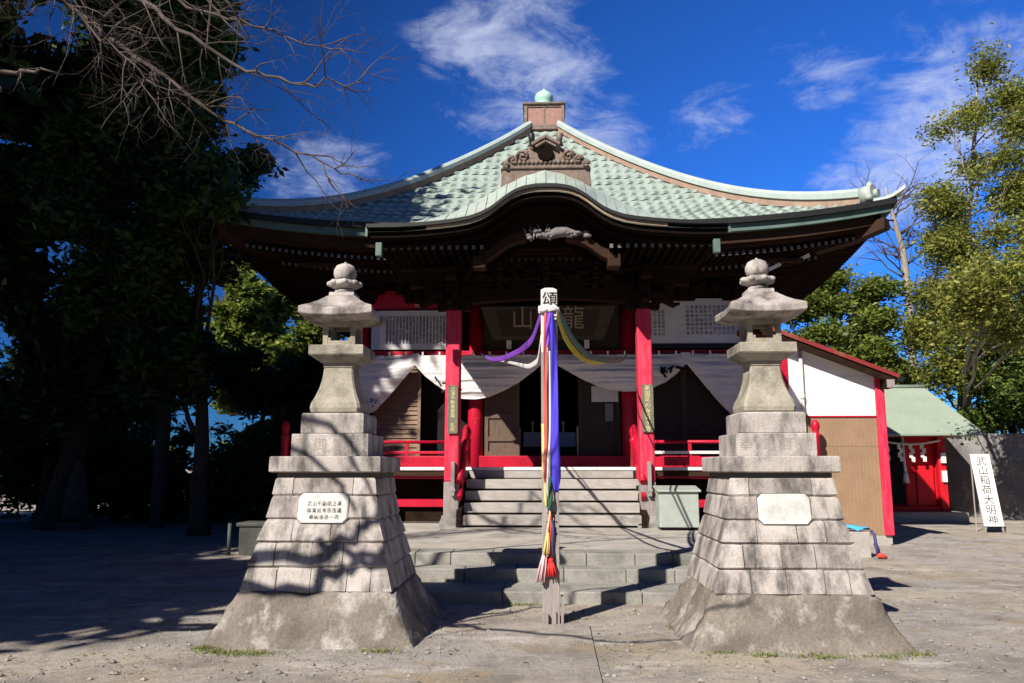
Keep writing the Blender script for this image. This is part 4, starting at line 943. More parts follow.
tassel(-0.03,0.88,0.66,-0.02,0.035,m_tasy,'straw yellow tassel hanging above the pink one')
q = MB(); q.tube([(0.01,8.335,1.02),(0.025,8.33,0.9),(0.01,8.33,0.75),(0.03,8.34,0.6)],0.02,7); top(q,'braided_cord',m_navy,(0.01,8.33,0.6),'dark braided cord hanging behind the tassels on the post','cord')

# ------------------------------------------------------------------ metal box, block, small things
B = thing('metal_box', (2.33,14.75,0.45), 'grey green sheet metal box beside the right porch pillar', 'box')
q = MB(); q.box(1.98,2.68,14.55,15.0,0.50,1.13); q.build('box_body', m_box, B, bevel=0.012)
q = MB(); q.add([(1.94,14.50,1.12),(2.72,14.50,1.12),(2.72,15.03,1.19),(1.94,15.03,1.19),(1.94,14.50,1.155),(2.72,14.50,1.155),(2.72,15.03,1.225),(1.94,15.03,1.225)],[(0,3,2,1),(4,5,6,7),(0,1,5,4),(1,2,6,5),(2,3,7,6),(3,0,4,7)]); q.build('lid', m_box, B, bevel=0.008)
for x in (2.04,2.62):
    q = MB(); q.box(x-0.03,x+0.03,14.6,14.95,0.45,0.50); q.build('foot', m_gut, B)
q = MB(); q.box(5.02,5.62,14.5,14.9,-0.05,0.44); top(q,'concrete_block',m_conc,(5.23,14.7,0),'squat grey concrete block at the foot of the right lantern','block',bevel=0.012)
q = MB(); q.sheet(lambda u,v:(5.06+0.56*u+0.04*math.sin(6*v),14.5+0.36*v,0.455+0.06*abs(math.sin(5*u+3*v))+0.05*u*(1-u)*4*v),14,10)
top(q,'plastic_sheet',m_blue,(5.2,14.7,0.45),'crumpled bright blue plastic sheet lying on the concrete block','plastic sheet',solid=0.006)
q = MB(); q.tube([(5.62,14.47,0.46),(5.66,14.42,0.40),(5.67,14.4,0.2),(5.69,14.38,0.06)],0.028,7); q.tube([(5.66,14.42,0.25),(5.70,14.42,0.15),(5.70,14.4,0.05)],0.035,7)
top(q,'garden_hose',m_navy,(5.5,14.4,0),'dark navy hose looped over the end of the concrete block','hose')
q = MB(); q.tube([(5.66,14.35,0.04),(5.70,14.33,0.06),(5.76,14.34,0.04),(5.82,14.36,0.02)],[0.035,0.045,0.04,0.02],8); top(q,'red_cloth',m_redpl,(5.6,14.35,0),'red plastic scrap on the ground below the hose','scrap')
BX = thing('stone_basin', (-5.25,14.6,0), 'dark low stone basin in the shade just left of the left lantern', 'basin')
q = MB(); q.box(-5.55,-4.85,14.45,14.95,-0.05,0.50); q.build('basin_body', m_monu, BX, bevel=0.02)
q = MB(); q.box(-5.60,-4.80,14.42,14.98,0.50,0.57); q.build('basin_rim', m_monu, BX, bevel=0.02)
q = MB(); q.tube([(-5.72,14.45,-0.05),(-5.72,14.45,0.56)],0.035,10); top(q,'water_pipe',m_gutg,(-5.72,14.45,0),'short grey standpipe beside the dark stone basin','pipe')

# ------------------------------------------------------------------ white annex
AN = thing('annex_building', (5.9,19,0), 'white plastered annex with tan lower panels, red corner post and sloping rusty roof', 'building')
ay = 16.78
q = MB(); q.add([(4.75,ay,2.60),(6.86,ay,2.60),(6.86,ay,3.52),(4.75,ay,4.36),(4.75,19.8,2.60),(6.86,19.8,2.60),(6.86,19.8,3.52),(4.75,19.8,4.36)],[(0,1,2,3),(7,6,5,4),(0,4,5,1),(1,5,6,2),(2,6,7,3),(3,7,4,0)]); q.build('upper_wall', m_plaster, AN)
q = MB()
q.box(4.75,6.84,ay+0.012,19.75,0.20,2.58)
for za, zb in ((0.20,1.98),(1.985,2.58)): q.sheet(lambda u, v, za=za, zb=zb: (5.29+1.52*u, ay+0.006+0.0008*math.sin(2*math.pi*u*20), za+(zb-za)*v), 160, 1)
q.build('lower_wall', m_brown, AN)
q = MB(); q.box(5.28,6.85,ay-0.02,ay+0.012,2.582,2.61); q.build('red_trim', m_red, AN)
q = MB(); q.box(4.75,6.83,ay-0.004,ay+0.0,3.42,3.445); q.build('wall_seam', m_board, AN)
q = MB(); q.box(4.75,6.95,ay+0.0,19.85,-0.1,0.195); q.build('foundation', m_conc, AN)
q = MB(); q.box(6.80,6.98,ay-0.06,ay+0.12,0.20,3.55); q.build('corner_post', m_redw, AN, bevel=0.01)
q = MB(); q.box(4.86,5.03,ay-0.05,ay+0.1,FZ,4.3); q.build('inner_post', m_red, AN, bevel=0.01)
q = MB(); q.box(4.70,5.03,ay-0.045,ay+0.05,3.15,3.27); q.box(4.72,4.86,ay-0.035,ay+0.05,2.7,3.15,1); q.build('side_window', [m_red, m_dkdoor], AN)
q = MB(); q.tube([(5.30,ay-0.07,1.80),(5.30,ay-0.07,4.0)],0.035,10); q.tube([(5.30,ay-0.07,2.95),(5.30,ay-0.07,3.05)],0.045,10); q.build('drain_pipe', m_white, AN)
def aroof(x): return 4.50-(x-4.5)*0.398
q = MB()
for (x0,x1,y0,y1,t0,t1,mi) in ((4.3,7.18,16.42,20.3,-0.085,0.0,0),):
    q.add([(x0,y0,aroof(x0)+t0),(x1,y0,aroof(x1)+t0),(x1,y1,aroof(x1)+t0),(x0,y1,aroof(x0)+t0),(x0,y0,aroof(x0)+t1),(x1,y0,aroof(x1)+t1),(x1,y1,aroof(x1)+t1),(x0,y1,aroof(x0)+t1)],[(0,3,2,1),(4,5,6,7),(0,1,5,4),(1,2,6,5),(2,3,7,6),(3,0,4,7)],mi)
x = 4.35
ar = q.build('annex_roof', m_annroof, AN)
q = MB()
q.add([(4.3,16.46,aroof(4.3)-0.25),(7.12,16.46,aroof(7.12)-0.23),(7.12,16.46,aroof(7.12)-0.09),(4.3,16.46,aroof(4.3)-0.09),(4.3,16.52,aroof(4.3)-0.25),(7.12,16.52,aroof(7.12)-0.23),(7.12,16.52,aroof(7.12)-0.09),(4.3,16.52,aroof(4.3)-0.09)],[(0,1,2,3),(7,6,5,4),(0,4,5,1),(1,5,6,2),(2,6,7,3),(3,7,4,0)])
q.build('verge_board', m_wood, ar)
for x in (6.98,):
    q = MB(); q.box(x-0.08,x+0.08,16.40,16.75,aroof(x)-0.36,aroof(x)-0.19); q.box(x-0.078,x+0.078,16.395,16.40,aroof(x)-0.358,aroof(x)-0.192,1); q.build('purlin_end', [m_wood, m_post], ar)
q = MB(); q.tube([(7.2,16.4,aroof(7.18)-0.10),(7.2,20.3,aroof(7.18)-0.10)],0.06,10); q.build('roof_gutter', m_gut, ar)

# ------------------------------------------------------------------ small red shrine
SH = thing('small_shrine', (9.9,23.4,0), 'small bright red shrine with a pale green sheet roof behind the annex', 'shrine')
q = MB(); q.box(8.3,11.0,21.6,25.2,-0.25,0.17); q.build('shrine_base', m_conc, SH)
q = MB(); q.box(8.4,10.72,22.3,24.9,0.17,2.32); q.build('shrine_wall', m_shrred, SH)
q = MB(); q.box(9.15,9.72,22.26,22.295,0.34,2.25); q.build('doorway_shade_panel', m_black, SH)  # black panel painted in for the dark of the doorway
q = MB(); q.box(9.74,10.25,22.22,22.29,0.30,1.2); q.box(10.0,10.45,22.17,22.215,0.34,1.38); q.box(9.72,10.46,22.25,22.29,0.34,2.2); q.build('sliding_door', m_shrred, SH, bevel=0.01)
q = MB(); q.box(10.55,10.75,22.05,22.27,0.17,2.36); q.box(8.9,9.08,22.05,22.27,0.17,2.36); q.box(8.3,10.9,22.1,22.28,2.14,2.37); q.box(9.08,10.55,22.1,22.27,0.17,0.30); q.build('shrine_frame', m_shrred, SH, bevel=0.012)
q = MB(); q.add([(8.2,21.4,2.20),(11.5,21.4,2.22),(10.95,23.4,3.62),(8.2,23.4,3.62),(8.2,25.4,2.20),(11.5,25.4,2.20),(8.2,21.4,2.15),(11.5,21.4,2.17),(11.5,25.4,2.15),(8.2,25.4,2.15)],[(0,1,2,3),(3,2,5,4),(1,5,2),(6,9,8,7),(0,6,7,1),(1,7,8,5),(5,8,9,4),(4,9,6,0),(0,3,4)]); sr = q.build('shrine_roof', m_shrroof, SH)
q = MB(); q.tube([(8.15,23.4,3.64),(10.98,23.4,3.64)],0.06,8); q.build('ridge_roll', m_shrroof, sr)
q = MB(); q.tube([(9.0,22.0,2.05)]+[(9.0+1.6*i/8,21.98,2.05-0.10*math.sin(math.pi*i/8)) for i in range(1,9)],0.028,7); rp = top(q,'straw_rope',m_cloth,(9.8,22,2.0),'twisted rope strung across the shrine doorway','rope')
for i, x in enumerate((9.15,9.5,9.8,10.1)):
    q = MB(); zt_ = 1.98-0.06*math.sin(math.pi*(x-9)/1.6)
    for j in range(4): q.box(x+0.05*(j%2)-0.05,x+0.05*(j%2)+0.045,21.95-0.004*j,21.953-0.004*j,zt_-0.11*(j+1),zt_-0.11*j+0.02)
    q.build('paper_streamer', m_white, rp)
q = MB(); q.tube([(9.62,22.0,2.2),(9.62,21.98,1.4),(9.63,21.98,1.22)],[0.035,0.035,0.04],8); q.tube([(9.63,21.98,1.22),(9.63,21.98,0.92)],[0.05,0.085],10); bell = top(q,'bell_rope',m_cloth,(9.62,22,0.92),'white bell rope with a flared end hanging in the shrine doorway','rope')
q = MB(); q.box(10.60,10.72,21.98,22.045,0.95,1.25); q.box(10.60,10.72,21.97,22.045,1.45,1.72); slips = top(q,'paper_slips',m_white,(10.66,22,0.95),'white paper slips pasted on the right post of the red shrine','paper slip')
for o_ in (rp, bell, slips):
    dv = o_.location-SH.location; o_.location = SH.location+Vector((0.85,2.1,0.10))+dv*1.09; o_.scale = (1.09,)*3
SH.location += Vector((0.85,2.1,0.10)); SH.scale = (1.09,)*3
# standing sign
SG = thing('standing_sign', (10.66,20.0,0), 'white upright sign board with black characters leaning back before the grey wall', 'sign')
def sg(u, v, t): # lean back and to the left
    return (10.44+0.05*(1-v)+0.46*u+0.0*t, 20.0+0.28*v+t, 0.16+1.72*v)
q = MB(); q.add([sg(0,0,0),sg(1,0,0),sg(1,1,0),sg(0,1,0),sg(0,0,0.03),sg(1,0,0.03),sg(1,1,0.03),sg(0,1,0.03)],[(0,1,2,3),(7,6,5,4),(0,4,5,1),(1,5,6,2),(2,6,7,3),(3,7,4,0)]); sb = q.build('sign_board', m_signw, SG)
q = MB()
for u in (0.04,0.96):
    a = sg(u,0.3,0.05); b = sg(u,-0.09,0.05); q.bar(a,b,0.04,0.035); c_ = sg(u,0.95,0.05); q.bar(c_,(c_[0]+0.05,20.42,-0.02),0.03,0.03)
q.build('sign_stand', m_post, SG)
for i, ch in enumerate('武山稲荷大明神'):
    v = 0.905-0.136*i; P_ = sg(0.5,v,-0.003); lettering(ch, 0.235, P_, m_ink, SG, depth=0.001, name='lettering', lean=0.163, squeeze=1.05)
# retaining wall
q = MB(); rw = random.Random(3)
P0, P1, P2 = (9.0,29.5), (12.9,26.2), (19.0,19.6)
def rwall(u, v):
    s_ = u*2
    if s_ < 1: x, y = P0[0]+(P1[0]-P0[0])*s_, P0[1]+(P1[1]-P0[1])*s_
    else: x, y = P1[0]+(P2[0]-P1[0])*(s_-1), P1[1]+(P2[1]-P1[1])*(s_-1)
    j = 0.05*math.sin(x*9+v*13)+0.05*math.sin(v*17+x*4)
    return (x, y+j+0.25*v, -0.1+2.72*v+0.04*math.sin(x*3)*v)
q.sheet(rwall, 90, 18)
q.sheet(lambda u, v: (rwall(1-u, 1)[0]+0.35*v, rwall(1-u, 1)[1]+0.6*v, rwall(1-u, 1)[2]), 90, 1)
top(q,'retaining_wall',m_rock,(13,23,0),'rough grey retaining wall behind the standing sign, mottled with tree shadows','wall')

# ------------------------------------------------------------------ trees
def leaf_mesh(name, blobs, n, size, mat, seed, clump=26, flat=0.6, parent=None, spread=1.0, hollow=0.5, split=0):
    if split:
        r_ = random.Random(seed*3+1); nb = []
        for c, r in blobs:
            R_ = r if hasattr(r,'__len__') else (r,r,r)
            for _ in range(split):
                d = [r_.gauss(0,1) for _ in range(3)]; l_ = math.sqrt(sum(x*x for x in d)); f_ = r_.uniform(.35,.95); k_ = r_.uniform(.30,.58)
                nb.append((tuple(c[i]+d[i]/l_*R_[i]*f_ for i in range(3)), tuple(R_[i]*k_ for i in range(3))))
        blobs = nb
    g_ = np.random.default_rng(seed); org = np.array(parent.location) if parent is not None else np.zeros(3)
    vol = np.array([b[1][0]*b[1][1]*b[1][2] if hasattr(b[1],'__len__') else b[1]**3 for b in blobs])**0.72; vol = vol/vol.sum()
    C_ = []
    for (c, r), w in zip(blobs, vol):
        r = np.array(r if hasattr(r,'__len__') else (r,r,r), float); k = max(3, int(n*w/clump))
        d = g_.normal(size=(k,3)); d /= np.linalg.norm(d,axis=1)[:,None]
        lob = 1+0.22*np.sin(d[:,0]*5+seed)*np.cos(d[:,1]*4+seed*2)+0.16*np.sin(d[:,2]*7+seed)
        rad = (hollow+(1-hollow)*g_.random(k)**0.6)*lob
        cc_ = np.array(c)+d*r*rad[:,None]
        cs = (0.16+0.20*g_.random(k))*spread*np.clip(r.mean()/1.6,0.6,1.5)
        m_ = clump
        off = g_.normal(size=(k,m_,3))*cs[:,None,None]*np.array([1,1,flat])
        C_.append((cc_[:,None,:]+off).reshape(-1,3))
    P = np.concatenate(C_); m = len(P)
    ax = g_.normal(size=(m,3)); ax[:,2] *= 0.55; ax /= np.linalg.norm(ax,axis=1)[:,None]
    nn = g_.normal(size=(m,3))+np.array([0,0,0.9]); nn -= (nn*ax).sum(1)[:,None]*ax; nn /= np.linalg.norm(nn,axis=1)[:,None]+1e-9
    sd_ = np.cross(nn, ax); s = size*(0.6+0.8*g_.random(m))[:,None]
    v = np.stack([P-ax*s, P+sd_*s*0.42+nn*s*0.10, P+ax*s, P-sd_*s*0.42+nn*s*0.10], 1).reshape(-1,3)-org
    me = bpy.data.meshes.new(name); me.vertices.add(m*4); me.vertices.foreach_set('co', v.ravel())
    me.loops.add(m*4); me.loops.foreach_set('vertex_index', np.arange(m*4, dtype=np.int32))
    me.polygons.add(m); me.polygons.foreach_set('loop_start', np.arange(0,m*4,4,dtype=np.int32)); me.polygons.foreach_set('loop_total', np.full(m,4,dtype=np.int32))
    me.materials.append(mat); me.update(calc_edges=True)
    o = bpy.data.objects.new(name, me); COL.objects.link(o)
    if parent is not None: o.parent = parent
    return o
def wobble(a, b, n, amp, r):
    a = Vector(a); b = Vector(b)
    return [a.lerp(b, i/n)+Vector((r.uniform(-amp,amp), r.uniform(-amp,amp), r.uniform(-amp,amp)*0.5))*(0 if i in (0,) else 1) for i in range(n+1)]
def tree(name, label, base, trunk, r0, blobs, n, size, lmat, seed, bark=None, group=None, cat='tree', limbmax=0.13, **k):
    r = random.Random(seed); t = thing(name, base, label, cat, group)
    q = MB(); pts = [Vector(p) for p in trunk]; m = len(pts)
    P = []
    for i in range(m-1): P += [pts[i].lerp(pts[i+1], j/4)+Vector((r.uniform(-.05,.05),r.uniform(-.05,.05),0)) for j in range(4)]
    P.append(pts[-1]); P[0] = pts[0]
    rad = [r0*(1.35 if i == 0 else 1.0)*(1-0.8*i/(len(P)-1)) for i in range(len(P))]
    q.tube(P, rad, 10)
    for c, rr in blobs:
        c = Vector(c); j = min(range(len(P)), key=lambda i: (P[i]-c).length + (0 if P[i].z < c.z+0.2 else 4))
        j = max(2, min(len(P)-2, j-2)); L_ = wobble(P[j], c, 6, 0.14, r); b0 = min(rad[j]*0.5, limbmax)
        q.tube(L_, [b0*(1-0.75*i/6) for i in range(7)], 6)
        R_ = rr if not hasattr(rr,'__len__') else sum(rr)/3
        for _ in range(5):
            s_ = L_[r.randrange(2,6)]; e = c+Vector((r.uniform(-1,1),r.uniform(-1,1),r.uniform(-.5,.9)))*R_*0.85
            q.tube(wobble(s_, e, 4, 0.10, r), [b0*0.35*(1-0.8*i/4) for i in range(5)], 5)
    q.build('trunk', bark or m_bark, t)
    if n: leaf_mesh('crown', blobs, n, size, lmat, seed, parent=t, **k)
    return t
GL = 'evergreens shading the left side of the court'
tree('evergreen_tree', 'tallest dark evergreen at the upper left with a thick leaning trunk', (-12.7,20.5,0), [(-12.75,20.5,-0.1),(-12.3,20.5,2.2),(-11.9,20.6,4.5),(-11.6,20.6,9),(-11.5,20.6,14)], 0.36,
     [((-11.0,20,12.2),2.3),((-13.4,20,12.8),2.6),((-12.4,20,16.2),2.6),((-13.6,19.6,9.0),2.2),((-11.2,19.4,8.6),1.9),((-14.6,19,6.6),1.7),((-12.4,20,5.6),1.6),((-9.9,20,14.9),1.7)], 46000, 0.16, m_lf_dark, 21, group=GL, split=4, hollow=0.2)
tree('evergreen_tree', 'dark evergreen with drooping boughs whose dense edge meets the left roof corner', (-8.05,18.6,0), [(-8.05,18.6,-0.1),(-8.15,18.6,2.2),(-8.3,18.4,5),(-8.7,18,11)], 0.22,
     [((-8.15,17.4,7.9),1.35),((-7.5,16.0,7.4),0.85),((-6.75,15.5,6.95),0.5),((-8.7,17.4,6.3),1.35),((-9.0,17.6,4.9),1.25),((-8.4,17.4,9.7),1.35),((-8.2,17.4,11.5),1.4),((-9.9,17.6,7.5),1.6),((-9.9,17.5,9.8),1.6),((-9.7,17.5,12.4),1.8),((-10.2,17.8,5.6),1.3),((-8.9,17.9,3.6),0.9)], 62000, 0.125, m_lf_dark, 22, group=GL, split=5, hollow=0.15)
tree('evergreen_tree', 'dark forked evergreen left of the leaning trunk, its low boughs thin', (-13.9,21.8,0), [(-13.9,21.8,-0.1),(-13.7,21.8,2.0),(-13.3,21.8,3.6),(-13.2,21.8,6)], 0.2,
     [((-12.6,22,4.2),1.3),((-11.6,22,5.6),1.3),((-13.6,22,4.0),1.2),((-11.2,22,7.3),1.5),((-14.3,22,5.2),1.2),((-10.9,22,4.6),0.9),((-11.5,20.6,3.1),0.8),((-13.0,20.0,2.9),0.9),((-14.2,19.6,2.7),0.9),((-10.6,20.6,3.5),0.7),((-12.2,20.2,4.3),0.9)], 44000, 0.13, m_lf_dark, 23, group=GL, split=4, hollow=0.1)
tree('evergreen_tree', 'thin leafed evergreen farthest left with blue sky between its leaves', (-15.6,20,0), [(-15.6,20,-0.1),(-15.4,20,3),(-15.2,20,7),(-15,20,12)], 0.26,
     [((-14.6,20,4.0),1.3),((-15.8,20,5.2),1.6),((-14.9,20,10.5),2.0),((-15.6,20,7.6),1.9),((-15.0,20,14.2),2.0),((-13.8,20,2.9),0.9),((-15.2,20,2.4),1.0)], 30000, 0.135, m_lf_dark, 24, group=GL, split=4, hollow=0.1)
tree('evergreen_tree', 'dark evergreen back in the shade between the leaning trunk and the grey pole', (-13.6,26.5,0), [(-13.6,26.5,-0.1),(-13.5,26.5,2.5),(-13.6,26.5,6)], 0.22,
     [((-13.9,26.5,5.0),1.6),((-15.2,26.5,4.0),1.5),((-13.2,26.5,6.8),1.6),((-16.6,26.5,5.0),1.7),((-12.9,26.5,4.4),0.8),((-14.4,26.5,2.6),1.3),((-16.4,26.5,2.8),1.3),((-18.2,26.5,4),1.6),((-12.6,26.5,2.3),0.9)], 34000, 0.14, m_lf_dark, 27, group=GL, split=4, hollow=0.1)
tree('evergreen_tree', 'sunlit yellow green tree under the left roof corner, behind the dark ones', (-11.0,32,0), [(-11.0,32,-0.1),(-10.8,32,3),(-11,32,7)], 0.24,
     [((-12.4,31.5,9.9),1.3),((-11.6,31,8.2),1.5),((-10.7,31.2,6.9),1.4),((-12.5,31,6.2),1.4),((-9.9,31,5.3),1.3),((-11.6,31,4.6),1.4),((-10.2,31,3.3),1.2)], 46000, 0.14, m_lf_mid, 25, group=GL, split=4, hollow=0.2)
tree('evergreen_tree', 'bright green bushy tree just left of the left lantern roof', (-9.0,30.5,0), [(-9.0,30.5,-0.1),(-9.1,30.5,2),(-9.1,30.5,5.0)], 0.16,
     [((-8.9,30,6.3),0.95),((-9.5,30,5.2),1.1),((-8.6,30,4.4),1.0),((-9.6,30.3,3.6),1.1),((-8.6,30.2,2.9),1.0),((-8.9,30,1.8),1.0),((-8.0,30,4.9),0.8),((-10.4,30,2.6),1.1)], 32000, 0.14, m_lf_mid, 26, group=GL, split=4, hollow=0.2)
for i, (x, y, hgt, lab) in enumerate(((-8.4,23.5,4.6,'slim dark tree whose trunk stands right of the grey pole'),(-7.3,24.2,4.0,'curving dark trunked tree beside the left lantern base'),(-10.7,24.5,4.9,'dark small tree behind the grey pole'))):
    tree('small_tree', lab, (x,y,0), [(x,y,-0.1),(x+0.15,y,1.2),(x-0.1,y,2.4),(x+0.1,y,hgt)], 0.17, [((x+0.1,y,hgt),1.0),((x-0.6,y,hgt-0.7),0.8),((x+0.7,y,hgt-0.6),0.8)], 6000, 0.12, m_lf_dark, 40+i, group='small trees along the left boundary', split=3, hollow=0.1)
# undergrowth, each bush its own
GU = 'bushes along the shady left boundary'
bl = ['dark bush filling the far left edge','dark bush beside the conical stone','rounded bush right of the conical stone','low dark bush left of the grey pole','leafy bush in front of the pale gap','bush at the foot of the slim tree','dense bush behind the stone basin','dark bush next to the hall side','second bush along the hall side, farther back','bush behind the conical stone','wide bush between grey pole and slim tree','broad bush at the back of the far left corner','bush closing the gap behind the leaning trunk']
for i, (x, y, rx, h_) in enumerate(((-15.5,22,1.6,3.0),(-13.8,22.6,1.3,2.9),(-12.3,22.8,1.0,2.4),(-11.2,23.2,0.9,1.7),(-9.9,23.8,0.8,1.0),(-8.7,23.2,1.0,2.5),(-7.6,22.6,1.1,2.6),(-6.4,22.2,0.9,1.9),(-6.2,25,1.0,2.2),(-13.2,24.5,1.6,2.9),(-10.2,25.6,1.1,2.7),(-17.0,24.5,2.2,3.2),(-14.7,24.6,1.6,2.9))):
    t = thing('bush', (x,y,0), bl[i], 'bush', GU)
    q = MB(); rr = random.Random(90+i)
    for _ in range(7): q.tube(wobble((x+rr.uniform(-.15,.15),y,-0.05),(x+rr.uniform(-rx,rx)*0.7,y+rr.uniform(-.5,.5),h_*rr.uniform(.5,.9)),4,0.05,rr),[0.03,0.025,0.02,0.015,0.01],5)
    q.build('stem', m_bark, t)
    leaf_mesh('foliage', [((x,y,h_*0.5),(rx,0.9,h_*0.5)),((x+rx*0.4,y-0.2,h_*0.62),(rx*0.6,0.7,h_*0.35)),((x-rx*0.5,y-0.1,h_*0.4),(rx*0.6,0.8,h_*0.38))], 3600, 0.11, m_lf_dark if i not in (4,) else m_lf_mid, 60+i, parent=t, hollow=0.3)
# trees out beyond the left edge of the view that throw the shade on the court
GS = 'tall evergreens beside the court beyond the left edge'
for i, (x, y, z, r) in enumerate(((-12.9,0.0,8.9,2.3),(-17.8,3.6,10.0,3.4),(-19.5,9.0,13.5,4.2),(-15.8,11.4,15.2,3.0),(-24,12,12,4.6),(-12.7,8.6,16.4,2.5),(-22,3.5,14,4.3),(-11.2,12.6,14.0,2.5),(-14.0,8.2,13.2,2.8),(-15.2,14.6,12.6,2.8),(-19,-3.5,12.0,3.6))):  # the last few are added to block sky light on the left
    tree('evergreen_tree', 'tall evergreen outside the left edge of the photo, number of the row unseen', (x,y,0), [(x+0.3,y,-0.1),(x,y,3),(x,y,z)], 0.32,
         [((x,y,z),r),((x-1.6,y+0.4,z+1.2),r*0.7)] if i in (5, 7) else [((x,y,z),r),((x+r*0.35,y+0.5,z-r*0.85),r*0.72),((x-r*0.4,y,z-r*0.5),r*0.8),((x,y,z+r*0.7),r*0.65),((x,y,z-r*1.5),r*0.7)], 15000, 0.30, m_lf_dark, 70+i, group=GS, spread=1.4, clump=20)
far = []
r_f = random.Random(77)
for i in range(40):
    x = -75+i*1.75+r_f.uniform(-.8,.8); h_ = r_f.uniform(1.6,3.4)*(0.55 if -27 < x < -21 else 1); far.append(((x, 58+r_f.uniform(-5,5), h_*0.5), (2.2,1.6,h_*0.6)))
for i in range(22):
    x = 12+i*2.6+r_f.uniform(-.8,.8); h_ = r_f.uniform(3,5.5); far.append(((x, 55+r_f.uniform(-5,5), h_*0.5), (2.4,1.6,h_*0.6)))
fw = leaf_mesh('distant_wood', far, 30000, 0.36, m_lf_rt, 5, hollow=0.3, spread=1.6); fw['kind'] = 'stuff'
GB = 'unseen trees added beyond the right edge and behind the viewer'
for i, (x, y, z, r) in enumerate(((13.5,1.5,6.0,3.2),(15.5,7.5,6.5,3.4),(11.5,-5.5,6.0,3.2),(19.5,12.5,6.5,3.6),(6.5,-12.5,5.5,3.0),(0.5,-15.5,5.5,3.0),(-6.5,-16.5,5.5,3.0),(16,-10,7.0,3.6))):  # unseen trees added to block sky light from right and behind
    tree('evergreen_tree', 'unseen round topped evergreen added right of or behind the court to dim sky light', (x,y,0), [(x+0.2,y,-0.1),(x,y,2),(x,y,z)], 0.28,
         [((x,y,z),r),((x+r*0.5,y+0.5,z-r*0.6),r*0.7),((x-r*0.4,y,z-r*0.6),r*0.75),((x,y,z-r*1.2),r*0.7)], 9000, 0.34, m_lf_dark, 170+i, group=GB, spread=1.5, clump=20)
# utility pole with lamp
UP = thing('lamp_pole', (-10.25,21,0), 'smooth grey pole rising straight out of the shade on the left', 'pole')
q = MB(); q.tube([(-10.25,21,-0.1),(-10.22,21,5),(-10.2,21,10.2)],[0.20,0.17,0.13],14); q.build('pole_shaft', material('dark grey pole',(0.09,0.09,0.10),(0.06,0.06,0.065),4,rough=0.8), UP)
q = MB(); q.tube([(-10.2,21,10.0),(-9.75,20.95,10.15),(-9.3,20.9,10.1)],0.035,8); q.build('lamp_arm', m_conc, UP)
q = MB(); q.lathe([(0.03,0.32),(0.09,0.28),(0.13,0.1),(0.10,0.0),(0.02,-0.02)][::-1],(-9.28,20.9,9.78),14); q.build('lamp_head', m_white, UP)
# conical stone in the shade
CS = thing('standing_stone', (-12.0,20.2,0), 'tapering grey stone monument in deep shade by the leaning trunk', 'monument')
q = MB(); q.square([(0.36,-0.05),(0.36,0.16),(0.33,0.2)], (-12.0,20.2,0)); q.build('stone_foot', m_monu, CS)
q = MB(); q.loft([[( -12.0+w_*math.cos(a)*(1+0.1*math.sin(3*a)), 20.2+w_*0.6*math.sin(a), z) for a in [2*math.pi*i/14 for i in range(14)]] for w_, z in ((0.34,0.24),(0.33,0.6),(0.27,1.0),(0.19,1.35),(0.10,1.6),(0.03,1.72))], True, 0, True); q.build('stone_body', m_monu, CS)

# right side trees
GR = 'trees behind the red shrine and the annex'
tree('broadleaf_tree', 'dense green and yellow tree rising directly behind the annex roof', (10.2,27.5,0), [(10.2,27.5,-0.1),(10.3,27.5,3),(10.0,27.5,6),(9.8,27.5,8.5)], 0.28,
     [((9.2,27,8.2),(1.2,1,0.6)),((10.4,27,7.6),(1.4,1.1,0.7)),((8.9,27,6.8),(1.3,1,0.7)),((11.2,27.2,6.5),(1.0,1,0.6)),((10.0,27,5.9),(1.4,1.1,0.7)),((9.0,27,5.4),(1.2,1.0,0.8)),((10.9,27,4.9),(1.2,1.0,0.7)),((9.6,27,4.2),(1.3,1.0,0.8)),((11.0,27,3.9),(1.0,1,0.7)),((8.4,27,8.9),(0.9,0.9,0.6))], 64000, 0.085, m_lf_mid, 31, bark=m_barkl, group=GR, flat=0.6, split=3, hollow=0.15, spread=1.3, clump=34)
YB = [((16.3,27,14.4),(1.0,0.9,0.7)),((15.3,27,13.4),(0.8,0.8,0.5)),((17.6,27,13.2),(1.3,1,0.9)),((16.4,27,12.0),(1.1,0.9,0.7)),((15.2,27,10.6),(1.0,0.9,0.6)),((17.2,27,10.9),(1.4,1,0.8)),((15.9,27,9.3),(1.3,1,0.7)),((14.0,27,8.3),(0.8,0.9,0.6)),((17.4,27,8.6),(1.4,1,0.8)),((15.4,27,7.3),(1.4,1,0.7)),((13.4,27,6.2),(0.9,0.9,0.6)),((14.4,27,6.0),(1.2,1,0.6)),((16.8,27,6.5),(1.3,1,0.8)),((13.3,27,4.4),(0.9,0.9,0.6)),((15.4,27,5.0),(1.1,1,0.6)),((14.0,27,10.8),(0.5,0.5,0.4)),((11.5,20.6,5.7),(0.8,0.8,0.5)),((12.3,20.8,5.0),(0.8,0.8,0.5)),((13.2,21,5.9),(0.8,0.9,0.5)),((12.6,20.4,7.0),(0.9,0.9,0.5)),((10.2,19.5,6.0),(0.7,0.7,0.5)),((10.9,20,5.2),(0.7,0.7,0.4)),((11.4,19.8,6.6),(0.7,0.7,0.5)),((15.0,27,9.0),(1.1,1,0.7)),((14.2,27,7.1),(1.0,1,0.6)),((12.9,27,5.4),(0.9,0.9,0.6)),((12.7,28,4.2),(1.0,0.9,0.7)),((16.2,27,7.9),(1.2,1,0.7)),((17.0,27,9.8),(1.2,1,0.7)),((18.0,27,11.8),(1.2,1,0.8)),((18.2,27,14.6),(1.0,1,0.7)),((16.9,27,15.6),(0.8,0.8,0.5)),((18.6,27,7.2),(1.2,1,0.9))]
